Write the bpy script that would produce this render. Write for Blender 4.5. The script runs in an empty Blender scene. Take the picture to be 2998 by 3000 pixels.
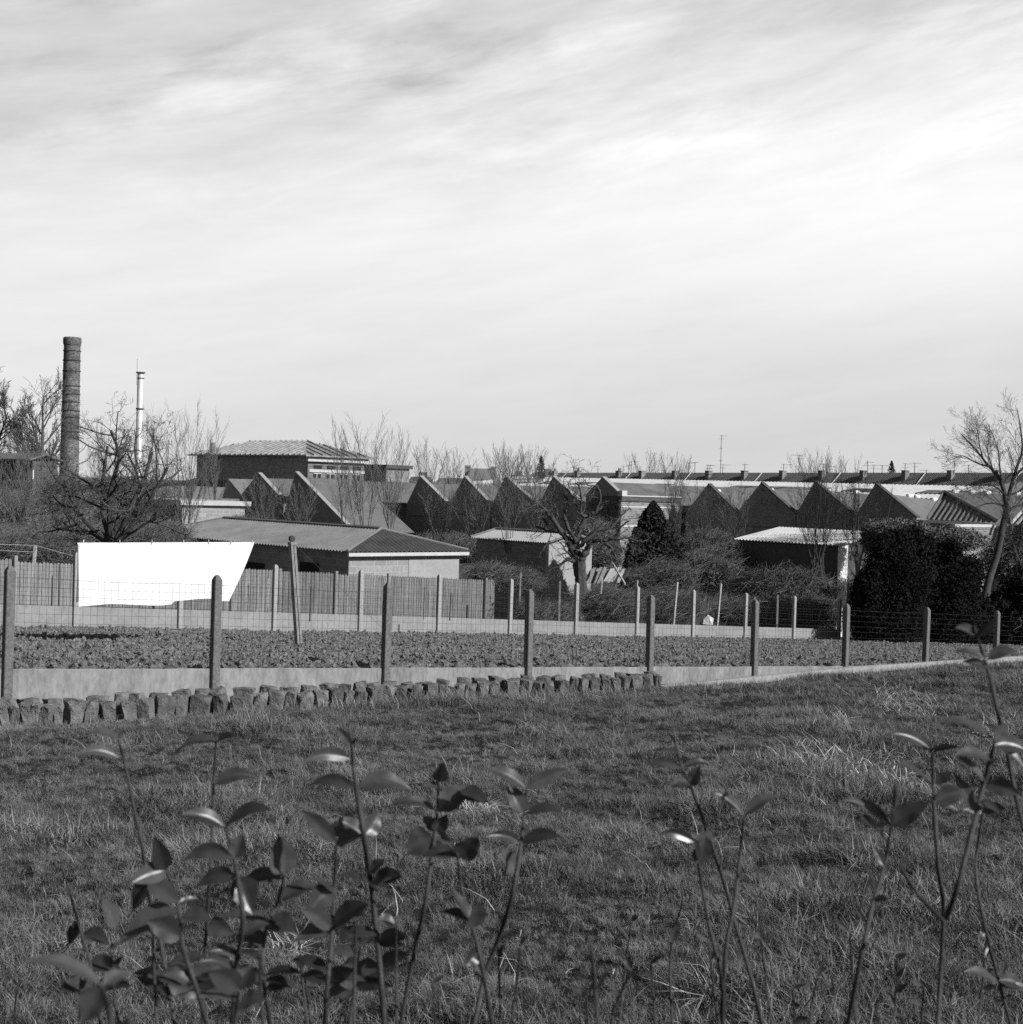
import bpy, math, random
import numpy as np
from mathutils import Vector, Matrix

sc = bpy.context.scene
col = sc.collection
R_ = math.radians

# ------------------------------------------------------------------ camera
FPX = 4285.7
PITCH, ROLL = -0.93, 1.7
cam_d = bpy.data.cameras.new('camera'); cam = bpy.data.objects.new('camera', cam_d); col.objects.link(cam)
cam_d.sensor_fit = 'HORIZONTAL'; cam_d.sensor_width = 55.963; cam_d.lens = 80.0
cam_d.clip_start = 0.05; cam_d.clip_end = 20000
cam.rotation_euler = (Matrix.Rotation(R_(90 + PITCH), 4, 'X') @ Matrix.Rotation(R_(ROLL), 4, 'Z')).to_euler()
cam_d.dof.use_dof = True; cam_d.dof.focus_distance = 17.0; cam_d.dof.aperture_fstop = 20.0
sc.camera = cam
CR = (Matrix.Rotation(R_(90 + PITCH), 3, 'X') @ Matrix.Rotation(R_(ROLL), 3, 'Z'))

# ------------------------------------------------------------------ world and sun
SUN = Vector((0.85 * math.cos(R_(30)), -0.527 * math.cos(R_(30)), math.sin(R_(30)))).normalized()
sun_az = math.atan2(SUN.x, SUN.y)
w = bpy.data.worlds.new('World'); sc.world = w; w.use_nodes = True
nt = w.node_tree; N = nt.nodes; L = nt.links
for n in list(N): N.remove(n)
def nd(tree, t, **kw):
    n = tree.nodes.new(t)
    for k, v in kw.items(): setattr(n, k, v)
    return n
def mth(tree, op, a, b=None, c=None, clamp=False):
    n = nd(tree, 'ShaderNodeMath', operation=op); n.use_clamp = clamp
    for i, v in enumerate((a, b, c)):
        if v is None: continue
        if isinstance(v, (int, float)): n.inputs[i].default_value = v
        else: tree.links.new(v, n.inputs[i])
    return n.outputs[0]
def ramp(tree, fac, stops, interp='LINEAR'):
    n = nd(tree, 'ShaderNodeValToRGB'); n.color_ramp.interpolation = interp
    e = n.color_ramp.elements
    while len(e) < len(stops): e.new(0.5)
    for k, (p, c) in enumerate(stops):
        e[k].position = p; e[k].color = (c, c, c, 1)
    tree.links.new(fac, n.inputs[0]); return n.outputs[0]
sky = nd(nt, 'ShaderNodeTexSky', sky_type='NISHITA', sun_disc=False)
sky.sun_elevation = R_(30); sky.sun_rotation = sun_az; sky.air_density = 1.0; sky.dust_density = 0.6
bw = nd(nt, 'ShaderNodeRGBToBW'); L.new(sky.outputs[0], bw.inputs[0])
tc = nd(nt, 'ShaderNodeTexCoord')
sx = nd(nt, 'ShaderNodeSeparateXYZ'); L.new(tc.outputs['Generated'], sx.inputs[0])
X, Y, Z = sx.outputs
az = mth(nt, 'ARCTAN2', X, Y)                                   # 0 straight ahead, + to the right
hyp = mth(nt, 'SQRT', mth(nt, 'ADD', mth(nt, 'MULTIPLY', X, X), mth(nt, 'MULTIPLY', Y, Y)))
el = mth(nt, 'ARCTAN2', Z, hyp)
deg = 57.2958
azd = mth(nt, 'MULTIPLY', az, deg); eld = mth(nt, 'MULTIPLY', el, deg)
# cirrus field: tilted streak coordinates (degrees)
tl = mth(nt, 'SUBTRACT', eld, mth(nt, 'MULTIPLY', azd, 0.17))
cb = nd(nt, 'ShaderNodeCombineXYZ')
L.new(mth(nt, 'MULTIPLY', azd, 0.035), cb.inputs[0]); L.new(mth(nt, 'MULTIPLY', tl, 0.20), cb.inputs[1])
def noise(tree, vec, scale, detail, rough=0.55, dist=0.0):
    n = nd(tree, 'ShaderNodeTexNoise'); n.inputs['Scale'].default_value = scale; n.inputs['Detail'].default_value = detail
    n.inputs['Roughness'].default_value = rough; n.inputs['Distortion'].default_value = dist
    if vec is not None: tree.links.new(vec, n.inputs['Vector'])
    return n.outputs['Fac']
n1 = noise(nt, cb.outputs[0], 2.0, 5, 0.5, 0.25)
n2 = noise(nt, cb.outputs[0], 6.0, 7, 0.6, 0.3)
n3 = noise(nt, cb.outputs[0], 0.9, 3, 0.5, 0.2)
# elevation ramp (0..26 deg): haze at the horizon, bright belt, darker blue above
e01 = mth(nt, 'DIVIDE', mth(nt, 'ADD', tl, mth(nt, 'MULTIPLY', mth(nt, 'SUBTRACT', n3, 0.5), 3.0)), 26.0, clamp=True)
base = ramp(nt, e01, [(0.0, 0.67), (0.10, 0.71), (0.25, 0.80), (0.42, 0.87), (0.50, 0.82), (0.58, 0.75), (0.68, 0.68), (1.0, 0.60)])
stre = mth(nt, 'MULTIPLY', mth(nt, 'SUBTRACT', mth(nt, 'ADD', mth(nt, 'MULTIPLY', n1, 0.55), mth(nt, 'MULTIPLY', n2, 0.45)), 0.5), 1.0)
hi = ramp(nt, e01, [(0.0, 0.16), (0.25, 0.2), (0.42, 0.25), (0.6, 0.4), (1.0, 0.45)])
val = mth(nt, 'ADD', base, mth(nt, 'MULTIPLY', stre, hi))
# fine torn cirrus wisps high up
cb2 = nd(nt, 'ShaderNodeCombineXYZ'); L.new(mth(nt, 'MULTIPLY', azd, 0.11), cb2.inputs[0]); L.new(mth(nt, 'MULTIPLY', mth(nt, 'SUBTRACT', eld, mth(nt, 'MULTIPLY', azd, 0.22)), 0.42), cb2.inputs[1])
n4 = noise(nt, cb2.outputs[0], 1.15, 10, 0.62, 0.22); n5 = noise(nt, cb2.outputs[0], 0.55, 2, 0.5, 0.3)
wsp = mth(nt, 'MULTIPLY', mth(nt, 'SUBTRACT', n4, 0.5), mth(nt, 'MULTIPLY_ADD', n5, 3.0, -0.9, clamp=True))
wm = ramp(nt, mth(nt, 'DIVIDE', eld, 20.0, clamp=True), [(0.0, 0.05), (0.45, 0.12), (0.62, 0.6), (0.75, 1.0), (1.0, 1.0)])
val = mth(nt, 'ADD', val, mth(nt, 'MULTIPLY', mth(nt, 'MULTIPLY', wsp, wm), 1.25))
# bright part of the cloud sheet lies to the right of the view, 8..14 deg up
da = mth(nt, 'DIVIDE', mth(nt, 'SUBTRACT', azd, 17.0), 17.0); de = mth(nt, 'DIVIDE', mth(nt, 'SUBTRACT', eld, 10.5), 4.6)
gl = mth(nt, 'EXPONENT', mth(nt, 'MULTIPLY', mth(nt, 'ADD', mth(nt, 'MULTIPLY', da, da), mth(nt, 'MULTIPLY', de, de)), -1.0))
val = mth(nt, 'ADD', val, mth(nt, 'MULTIPLY', gl, 0.15))
# cloud brightness limited to the low sky ahead; unseen sky elsewhere dimmed to deepen shadows
ca = mth(nt, 'COSINE', az)
m_az = mth(nt, 'MULTIPLY_ADD', ca, 4.0, -2.78, clamp=True)
m_el = ramp(nt, mth(nt, 'DIVIDE', eld, 60.0, clamp=True), [(0.0, 1.0), (0.38, 1.0), (0.75, 0.0), (1.0, 0.0)])
cov = mth(nt, 'MULTIPLY', m_az, m_el)
clear = mth(nt, 'MULTIPLY', bw.outputs[0], 0.05)
mix = mth(nt, 'ADD', mth(nt, 'MULTIPLY', val, cov), mth(nt, 'MULTIPLY', clear, mth(nt, 'SUBTRACT', 1.0, cov)))
cc = nd(nt, 'ShaderNodeCombineXYZ')
for i in range(3): L.new(mix, cc.inputs[i])
bg = nd(nt, 'ShaderNodeBackground'); L.new(cc.outputs[0], bg.inputs[0]); bg.inputs[1].default_value = 1.0
ow = nd(nt, 'ShaderNodeOutputWorld'); L.new(bg.outputs[0], ow.inputs[0])
w.cycles.sampling_method = 'MANUAL'; w.cycles.sample_map_resolution = 512

sd = bpy.data.lights.new('sun', 'SUN'); sun = bpy.data.objects.new('sun', sd); col.objects.link(sun)
sd.energy = 4.8; sd.angle = R_(0.5); sd.color = (1, 1, 1)
sun.rotation_euler = SUN.to_track_quat('Z', 'Y').to_euler(); sun.location = (30, -20, 40)
sc.view_settings.view_transform = 'Standard'; sc.view_settings.look = 'None'
sc.view_settings.exposure = 0; sc.view_settings.gamma = 1
sc.render.engine = 'CYCLES'
sc.cycles.use_denoising = False
sc.cycles.max_bounces = 4; sc.cycles.diffuse_bounces = 2; sc.cycles.glossy_bounces = 2
sc.cycles.transparent_max_bounces = 4; sc.cycles.use_adaptive_sampling = True; sc.cycles.adaptive_threshold = 0.02
sc.render.use_persistent_data = False

# ------------------------------------------------------------------ coordinates
A = Vector((0.746, 0.666, 0)).normalized()          # garden grid: along the fences, away to the right
B = Vector((A.y, -A.x, 0))                          # across them, towards the camera's right
def AB(a, b, z): return A * a + B * b + Vector((0, 0, z))
def al(p): return p.dot(A)
def be(p): return p.dot(B)
def ray(u, v): return CR @ Vector(((u - 1499) / FPX, -(v - 1500) / FPX, -1))
def PD(u, v, D): r = ray(u, v); return r * (D / r.y)
def PA(u, v, a): r = ray(u, v); return r * (a / r.dot(A))
def PB(u, v, b): r = ray(u, v); return r * (b / r.dot(B))

# ------------------------------------------------------------------ materials (black and white photograph: all greys)
_m = {}
def material(name, build):
    if name in _m: return _m[name]
    m = bpy.data.materials.new(name); m.use_nodes = True
    t = m.node_tree; bs = t.nodes['Principled BSDF']
    build(m, t, bs); _m[name] = m; return m
def setc(t, bs, fac):
    t.links.new(fac, bs.inputs['Base Color'])
def mrough(name, lo, hi, scale=8.0, rough=0.85, bump=0.0, bscale=60.0, spec=0.3, aniso=None, rnd=0.0, metal=0.0, bdist=0.01):
    def b(m, t, bs):
        g = nd(t, 'ShaderNodeNewGeometry'); v = g.outputs['Position']
        if aniso:
            mp = nd(t, 'ShaderNodeMapping'); mp.inputs['Scale'].default_value = aniso; t.links.new(v, mp.inputs[0]); v = mp.outputs[0]
        a = noise(t, v, scale, 6, 0.65); c = noise(t, v, scale * 7.3, 4, 0.6)
        f = mth(t, 'ADD', mth(t, 'MULTIPLY', a, 0.6), mth(t, 'MULTIPLY', c, 0.4))
        f = mth(t, 'MULTIPLY_ADD', f, 2.6, -0.8, clamp=True)
        val_ = mth(t, 'MULTIPLY_ADD', f, hi - lo, lo)
        if rnd:
            oi = nd(t, 'ShaderNodeObjectInfo'); val_ = mth(t, 'MULTIPLY', val_, mth(t, 'MULTIPLY_ADD', oi.outputs['Random'], 2 * rnd, 1 - rnd))
        setc(t, bs, val_)
        bs.inputs['Roughness'].default_value = rough; bs.inputs['Specular IOR Level'].default_value = spec; bs.inputs['Metallic'].default_value = metal
        if bump:
            bn = nd(t, 'ShaderNodeBump'); bn.inputs['Strength'].default_value = bump; bn.inputs['Distance'].default_value = bdist
            t.links.new(noise(t, g.outputs['Position'], bscale, 5, 0.6), bn.inputs['Height']); t.links.new(bn.outputs[0], bs.inputs['Normal'])
    return material(name, b)
def mbrick(name, lo, hi, mortar, bw_=0.22, bh=0.07, ms=0.012, direction=None, rnd=0.5, stain=0.35, radial=False):
    d = direction or A
    def b(m, t, bs):
        g = nd(t, 'ShaderNodeNewGeometry')
        if radial:
            tcn = nd(t, 'ShaderNodeTexCoord'); s = nd(t, 'ShaderNodeSeparateXYZ'); t.links.new(tcn.outputs['Object'], s.inputs[0])
            uu = mth(t, 'MULTIPLY', mth(t, 'ARCTAN2', s.outputs[0], s.outputs[1]), 1.0); zz = s.outputs[2]
        else:
            dp = nd(t, 'ShaderNodeVectorMath', operation='DOT_PRODUCT'); t.links.new(g.outputs['Position'], dp.inputs[0]); dp.inputs[1].default_value = d
            uu = dp.outputs['Value']; s = nd(t, 'ShaderNodeSeparateXYZ'); t.links.new(g.outputs['Position'], s.inputs[0]); zz = s.outputs[2]
        cmb = nd(t, 'ShaderNodeCombineXYZ'); t.links.new(uu, cmb.inputs[0]); t.links.new(zz, cmb.inputs[1])
        bt = nd(t, 'ShaderNodeTexBrick'); t.links.new(cmb.outputs[0], bt.inputs['Vector'])
        bt.inputs['Scale'].default_value = 1; bt.inputs['Brick Width'].default_value = bw_; bt.inputs['Row Height'].default_value = bh
        bt.inputs['Mortar Size'].default_value = ms; bt.inputs['Color1'].default_value = (lo,) * 3 + (1,); bt.inputs['Color2'].default_value = (hi,) * 3 + (1,)
        bt.inputs['Mortar'].default_value = (mortar,) * 3 + (1,)
        bwn = nd(t, 'ShaderNodeRGBToBW'); t.links.new(bt.outputs['Color'], bwn.inputs[0])
        st = noise(t, g.outputs['Position'], 1.1, 6, 0.7)
        f = mth(t, 'MULTIPLY', bwn.outputs[0], mth(t, 'MULTIPLY_ADD', st, 2 * stain, 1 - stain))
        fin = noise(t, g.outputs['Position'], 14.0, 3, 0.7)
        f = mth(t, 'MULTIPLY', f, mth(t, 'MULTIPLY_ADD', fin, 0.8, 0.6))
        setc(t, bs, f); bs.inputs['Roughness'].default_value = 0.9; bs.inputs['Specular IOR Level'].default_value = 0.15
        bn = nd(t, 'ShaderNodeBump'); bn.inputs['Strength'].default_value = 0.5; bn.inputs['Distance'].default_value = 0.01
        t.links.new(bt.outputs['Fac'], bn.inputs['Height']); bn.invert = True; t.links.new(bn.outputs[0], bs.inputs['Normal'])
    return material(name, b)

M_post = mrough('aggregate_concrete', 0.05, 0.26, 30, 0.95, 0.6, 160, aniso=(1, 1, 1))
M_panel = mrough('panel_concrete', 0.12, 0.38, 2.2, 0.92, 0.25, 120, aniso=(1.6, 1.6, 0.6))
M_panel_pale = mrough('pale_panel_concrete', 0.20, 0.36, 1.6, 0.92, 0.2, 120)
M_wire = mrough('galvanised_wire', 0.04, 0.11, 20, 0.7, spec=0.3)
M_stone = mrough('sandstone', 0.055, 0.24, 9, 0.92, 0.9, 45, rnd=0.3, bdist=0.02)
M_curb = mrough('kerb_concrete', 0.20, 0.46, 9, 0.9, 0.4, 90)
M_soil = mrough('turned_soil', 0.05, 0.36, 11, 1.0, 1.0, 45, spec=0.1, bdist=0.03)
M_lawn = mrough('lawn_soil', 0.012, 0.045, 3, 1.0, 0.8, 30, spec=0.05, bdist=0.03)
M_far = mrough('rough_ground', 0.04, 0.13, 0.6, 1.0, 0.6, 8, spec=0.05)
M_bark = mrough('dark_bark', 0.025, 0.12, 14, 0.95, 0.8, 40, spec=0.15)
M_bark2 = mrough('grey_bark', 0.05, 0.15, 6, 0.95, 0.3, 30, spec=0.15)
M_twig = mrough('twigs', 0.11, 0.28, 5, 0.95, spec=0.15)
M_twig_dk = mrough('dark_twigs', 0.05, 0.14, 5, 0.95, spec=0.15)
M_ever = mrough('evergreen_leaves', 0.008, 0.028, 4, 0.9, spec=0.08)
M_con = mrough('conifer_leaves', 0.018, 0.065, 4, 0.85, spec=0.1)
M_bram = mrough('bramble_leaves', 0.06, 0.24, 3, 0.8, spec=0.2)
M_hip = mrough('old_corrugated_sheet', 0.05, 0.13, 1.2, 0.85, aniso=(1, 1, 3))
M_asb = mrough('grey_corrugated_sheet', 0.13, 0.24, 0.9, 0.85, aniso=(1, 1, 2), rnd=0.1)
M_asb2 = mrough('mid_grey_roof_sheet', 0.08, 0.22, 0.8, 0.85)
M_white = mrough('white_roof_sheet', 0.36, 0.62, 0.8, 0.6)
M_trim = mrough('pale_trim', 0.45, 0.62, 3, 0.7)
M_white_paint = mrough('white_paint', 0.72, 0.84, 3, 0.6)
M_dark = mrough('dark_opening', 0.008, 0.02, 2, 0.6)
M_glass = mrough('roof_glazing', 0.02, 0.05, 2, 0.15, spec=0.5)
M_tile = mrough('roof_tiles', 0.13, 0.28, 3, 0.9, aniso=(1, 1, 4))
M_brickA = mbrick('dark_brick_along', 0.12, 0.28, 0.30, direction=B)
M_brickB = mbrick('lit_brick_side', 0.12, 0.26, 0.34, direction=A, bh=0.16, bw_=0.5, ms=0.02)
M_blockA = mbrick('concrete_blocks_side', 0.26, 0.36, 0.42, 0.5, 0.22, 0.012, direction=A, stain=0.25)
M_blockB = mbrick('concrete_blocks_front', 0.24, 0.36, 0.42, 0.5, 0.22, 0.012, direction=B)
M_render = mrough('rendered_wall', 0.28, 0.42, 1.5, 0.9, 0.2, 40)
M_picket = mrough('weathered_boards', 0.09, 0.33, 7, 0.95, 0.3, 60, aniso=(1, 1, 0.12), rnd=.22)
M_oldpost = mrough('weathered_post', 0.10, 0.40, 12, 0.95, 0.8, 60, aniso=(1, 1, 0.5))
M_stake = mrough('pale_stake', 0.30, 0.55, 10, 0.9)
M_dstake = mrough('dark_stake', 0.03, 0.07, 10, 0.9)
M_steel = mrough('bright_steel', 0.55, 0.75, 1.5, 0.45, metal=0.15, spec=0.6)
M_debris = mrough('pale_litter', 0.10, 0.40, 14, 0.9, rnd=0.4)

def msheet(m, t, bs):
    bs.inputs['Base Color'].default_value = (0.93, 0.93, 0.93, 1); bs.inputs['Roughness'].default_value = 0.9
    tr = nd(t, 'ShaderNodeBsdfTranslucent'); tr.inputs[0].default_value = (0.9, 0.9, 0.9, 1)
    mx = nd(t, 'ShaderNodeMixShader'); mx.inputs[0].default_value = 0.12
    t.links.new(bs.outputs[0], mx.inputs[1]); t.links.new(tr.outputs[0], mx.inputs[2])
    t.links.new(mx.outputs[0], t.nodes['Material Output'].inputs['Surface'])
M_sheet = material('white_cotton', msheet)
def mleaf(m, t, bs):
    g = nd(t, 'ShaderNodeNewGeometry')
    a = noise(t, g.outputs['Position'], 90, 6, 0.75)
    oi = nd(t, 'ShaderNodeObjectInfo')
    v = mth(t, 'MULTIPLY', mth(t, 'MULTIPLY_ADD', a, 0.07, 0.03), mth(t, 'MULTIPLY_ADD', oi.outputs['Random'], 1.0, 0.6))
    setc(t, bs, v); bs.inputs['Roughness'].default_value = 0.33; bs.inputs['Specular IOR Level'].default_value = 0.6
    tr = nd(t, 'ShaderNodeBsdfTranslucent'); tr.inputs[0].default_value = (0.06, 0.06, 0.06, 1)
    mx = nd(t, 'ShaderNodeMixShader'); mx.inputs[0].default_value = 0.3
    t.links.new(bs.outputs[0], mx.inputs[1]); t.links.new(tr.outputs[0], mx.inputs[2])
    t.links.new(mx.outputs[0], t.nodes['Material Output'].inputs['Surface'])
M_leaf = material('glossy_leaf', mleaf)
M_stem = mrough('green_stem', 0.025, 0.08, 60, 0.6, 0.3, 300, spec=0.3)
def mgrass(lo, hi):
    def b(m, t, bs):
        oi = nd(t, 'ShaderNodeObjectInfo'); g = nd(t, 'ShaderNodeNewGeometry')
        a = noise(t, g.outputs['Position'], 0.9, 4); a2 = noise(t, g.outputs['Position'], 90, 1)
        f = mth(t, 'MULTIPLY_ADD', mth(t, 'ADD', mth(t, 'MULTIPLY', a, 0.7), mth(t, 'MULTIPLY', a2, 0.9)), 1.0, -0.3, clamp=True)
        v = mth(t, 'MULTIPLY', mth(t, 'MULTIPLY_ADD', f, hi - lo, lo), mth(t, 'MULTIPLY_ADD', oi.outputs['Random'], 1.1, 0.5))
        setc(t, bs, v); bs.inputs['Roughness'].default_value = 0.5; bs.inputs['Specular IOR Level'].default_value = 0.25
    return b
M_grass = material('grass_blades', mgrass(0.03, 0.26))
M_dry = material('dry_grass_blades', mgrass(0.22, 0.50))

# ------------------------------------------------------------------ mesh building
class MB:
    def __init__(s): s.v = []; s.f = []
    def add(s, vs, fs):
        k = len(s.v); s.v.extend(tuple(p) for p in vs); s.f.extend(tuple(i + k for i in f) for f in fs)
    def quad(s, a, b, c, d): s.add([a, b, c, d], [(0, 1, 2, 3)])
    def hexa(s, p):   # 8 points: bottom 0-3, top 4-7
        s.add(p, [(3, 2, 1, 0), (4, 5, 6, 7), (0, 1, 5, 4), (1, 2, 6, 5), (2, 3, 7, 6), (3, 0, 4, 7)])
    def abox(s, a0, a1, b0, b1, z0, z1, slope=0.0):   # box on the garden grid; slope = dz per metre of a
        P = []
        for z in (z0, z1):
            for (a, b) in ((a0, b0), (a1, b0), (a1, b1), (a0, b1)): P.append(AB(a, b, z + slope * (a - a0)))
        s.hexa(P)
    def box(s, c, hx, hy, z0, z1, top=0.0):
        x, y = c[0], c[1]; P = []
        for z, k in ((z0, 0), (z1, top)):
            for (i, j) in ((-1, -1), (1, -1), (1, 1), (-1, 1)): P.append(Vector((x + i * (hx - k), y + j * (hy - k), z)))
        s.hexa(P)
    def tube(s, pts, rad, n=6, cap=True):
        pts = [Vector(p) for p in pts]; m = len(pts)
        if isinstance(rad, (int, float)): rad = [rad] * m
        vs = []; fs = []; prev = None
        for i, p in enumerate(pts):
            d = (pts[min(i + 1, m - 1)] - pts[max(i - 1, 0)])
            if d.length < 1e-9: d = Vector((0, 0, 1))
            d.normalize()
            if prev is None:
                prev = d.orthogonal().normalized()
            else:
                prev = (prev - d * prev.dot(d)); prev = prev.normalized() if prev.length > 1e-6 else d.orthogonal().normalized()
            q = d.cross(prev)
            for k in range(n):
                t = 2 * math.pi * k / n; vs.append(p + (prev * math.cos(t) + q * math.sin(t)) * rad[i])
        for i in range(m - 1):
            for k in range(n):
                k2 = (k + 1) % n; fs.append((i * n + k, i * n + k2, (i + 1) * n + k2, (i + 1) * n + k))
        if cap: fs.append(tuple(range(n - 1, -1, -1))); fs.append(tuple((m - 1) * n + k for k in range(n)))
        s.add(vs, fs)
    def prism(s, poly, off):   # closed polygon extruded by a vector
        n = len(poly); vs = list(poly) + [p + off for p in poly]
        fs = [tuple(range(n)), tuple(2 * n - 1 - i for i in range(n))] + [(i, i + n, (i + 1) % n + n, (i + 1) % n) for i in range(n)]
        s.add(vs, fs)
    def build(s, name, mat, parent=None, origin=None, smooth=False, kind=None):
        me = bpy.data.meshes.new(name)
        o_ = Vector((0, 0, 0)) if origin is None else Vector(origin)
        if parent is not None and origin is None: o_ = WL.get(parent.name, Vector((0, 0, 0)))
        V = np.array([tuple(p) for p in s.v], dtype=np.float64).reshape(-1, 3) - np.array(o_)
        me.from_pydata([tuple(x) for x in V], [], s.f)
        me.materials.append(mat)
        if smooth: me.polygons.foreach_set('use_smooth', [True] * len(me.polygons))
        ob = bpy.data.objects.new(name, me); col.objects.link(ob)
        if parent is not None:
            ob.parent = parent; ob.location = o_ - WL.get(parent.name, Vector((0, 0, 0)))
        else: ob.location = o_
        WL[ob.name] = o_
        if kind: ob['kind'] = kind
        return ob
WL = {}
def thing(name, label, cat, loc, group=None):
    o = bpy.data.objects.new(name, None); col.objects.link(o); o.location = loc; o.empty_display_size = 0.2
    WL[o.name] = Vector(loc); tag(o, label, cat, group); return o
def tag(o, label=None, cat=None, group=None, kind=None):
    if label and len(label.split()) > 16: pass
    if label: o['label'] = label
    if cat: o['category'] = cat
    if group: o['group'] = group
    if kind: o['kind'] = kind
    return o
def npmesh(name, V, Fq, mat, smooth=False):
    me = bpy.data.meshes.new(name); V = np.asarray(V, dtype=np.float32); Fq = np.asarray(Fq, dtype=np.int32)
    k = Fq.shape[1]
    me.vertices.add(len(V)); me.vertices.foreach_set('co', V.ravel())
    me.loops.add(Fq.size); me.loops.foreach_set('vertex_index', Fq.ravel())
    me.polygons.add(len(Fq)); me.polygons.foreach_set('loop_start', np.arange(0, Fq.size, k, dtype=np.int32))
    me.polygons.foreach_set('loop_total', np.full(len(Fq), k, dtype=np.int32))
    if smooth: me.polygons.foreach_set('use_smooth', np.ones(len(Fq), dtype=bool))
    me.update(calc_edges=True); me.materials.append(mat)
    ob = bpy.data.objects.new(name, me); col.objects.link(ob); return ob

def vnoise(x, y, seed=0):
    rs = np.random.RandomState(seed); T = rs.rand(256, 256)
    xi = np.floor(x).astype(int); yi = np.floor(y).astype(int); fx = x - xi; fy = y - yi
    fx = fx * fx * (3 - 2 * fx); fy = fy * fy * (3 - 2 * fy)
    g = lambda i, j: T[(xi + i) % 256, (yi + j) % 256]
    return (g(0, 0) * (1 - fx) + g(1, 0) * fx) * (1 - fy) + (g(0, 1) * (1 - fx) + g(1, 1) * fx) * fy
def fbm(x, y, seed, o=4, r=0.5):
    s = 0; a = 1; t = 0
    for k in range(o): s = s + a * vnoise(x * 2 ** k + 17.3 * k, y * 2 ** k + 5.1 * k, seed + k); t += a; a *= r
    return s / t

# ------------------------------------------------------------------ ground
BF1, BF2 = -15.1, -29.7
pA = [PB(u, v, -14.6) for (u, v) in ((-300, 2135), (20, 2128), (600, 2092), (1300, 2052), (1900, 2020))]
pC = [PB(u, v, -14.78) for (u, v) in ((1955, 2013), (2200, 1989), (2490, 1960), (2750, 1943), (2998, 1927))]
zf_a = [al(p) for p in pA] + [al(p) for p in pC[1:]] + [60]
zf_z = [p.z for p in pA] + [p.z - 0.07 for p in pC[1:]] + [pC[-1].z - 0.3]
def zf(a): return np.interp(a, zf_a, zf_z)
def zlawn(a, b):
    a = np.asarray(a, float); b = np.asarray(b, float)
    t = np.clip((b + 14.6) / 14.6, 0, 3)
    zc = -1.75
    ze = zf(a)
    return ze + (zc - ze) * t * 0.9 + (0.12 * (fbm(a * 0.45 + 40, b * 0.45 + 40, 5, 2) - 0.5) + 0.10 * (fbm(a * 2.1 + 40, b * 2.1 + 40, 9, 2) - 0.5)) * np.clip((b + 14.5) / 1.0, 0, 1)
ZP0 = PB(628, 1959, BF1); ZP1 = PB(2222, 1953, BF1)
SLA = (ZP1.z - ZP0.z) / (al(ZP1) - al(ZP0))
def zpanel(a): return ZP0.z + SLA * (a - al(ZP0))
F2b = PB(808, 1850, BF2); SLB = (F2b.z - zpanel(al(F2b))) / (BF2 - BF1)     # dz per metre of b
def zplane(a, b): return zpanel(a) - 0.03 + SLB * (b - BF1)
def zfar(a, b):
    p = zplane(np.asarray(a, float), np.asarray(b, float)); q = -7.2
    return q + np.log1p(np.exp(np.clip((p - q) * 2.0, -40, 40))) / 2.0
def gz(p):
    a, b = al(p), be(p)
    if b > BF1: return float(zlawn(a, b))
    return float(zfar(a, b))

def gridmesh(name, a0, a1, b0, b1, na, nb, zfun, mat, smooth=True):
    aa = np.linspace(a0, a1, na); bb = np.linspace(b0, b1, nb)
    GA, GB = np.meshgrid(aa, bb, indexing='ij'); GZ = zfun(GA, GB)
    V = np.stack([GA * A.x + GB * B.x, GA * A.y + GB * B.y, GZ], -1).reshape(-1, 3)
    i = np.arange(na - 1)[:, None] * nb + np.arange(nb - 1)[None, :]
    Fq = np.stack([i, i + nb, i + nb + 1, i + 1], -1).reshape(-1, 4)
    return npmesh(name, V, Fq, mat, smooth)
lawn = gridmesh('lawn', -12, 40, BF1 + 0.02, 22, 520, 370, zlawn, M_lawn); tag(lawn, kind='structure')
lawn['label'] = 'sloping rough lawn between the young shoots and the concrete panel fence'
def zsoil(a, b):
    z = zplane(a, b)
    lump = np.abs(fbm(a * 5.5, b * 5.5, 11, 3) - 0.5) * 2
    lump2 = np.abs(fbm(a * 13 + 9, b * 13, 23, 2) - 0.5) * 2
    row = 0.15 * np.exp(-((b + 20.6 + 0.15 * np.sin(a)) / 0.16) ** 2)
    edge = np.clip((-b + BF1 - 0.05) / 0.3, 0, 1) * np.clip((b - BF2 - 0.05) / 0.2, 0, 1)
    big = fbm(a * 1.6, b * 1.6, 31, 2)
    return z + (0.22 * (0.5 - lump) + 0.12 * (0.5 - lump2) + 0.10 * (big - 0.5)) * (0.25 + 0.75 * edge) - row * 1.3 - 0.075
soil = gridmesh('dug_soil', 2, 52, BF2 + 0.06, BF1 - 0.06, 1350, 400, zsoil, M_soil, smooth=False); tag(soil, kind='structure')
def zf2(a, b): return zfar(a, b) - 0.03 + 0.12 * (fbm(a * 0.6, b * 0.6, 3, 3) - 0.5)
near_far = gridmesh('garden_ground', -10, 130, -150, BF2 + 0.04, 280, 240, zf2, M_far); tag(near_far, kind='structure')
g = MB()
for (x0, x1, y0, y1) in ((-4000, 4000, -2500, 6000),): g.quad((x0, y0, -7.9), (x1, y0, -7.9), (x1, y1, -7.9), (x0, y1, -7.9))
g.build('plain', M_far, kind='structure')

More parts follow.
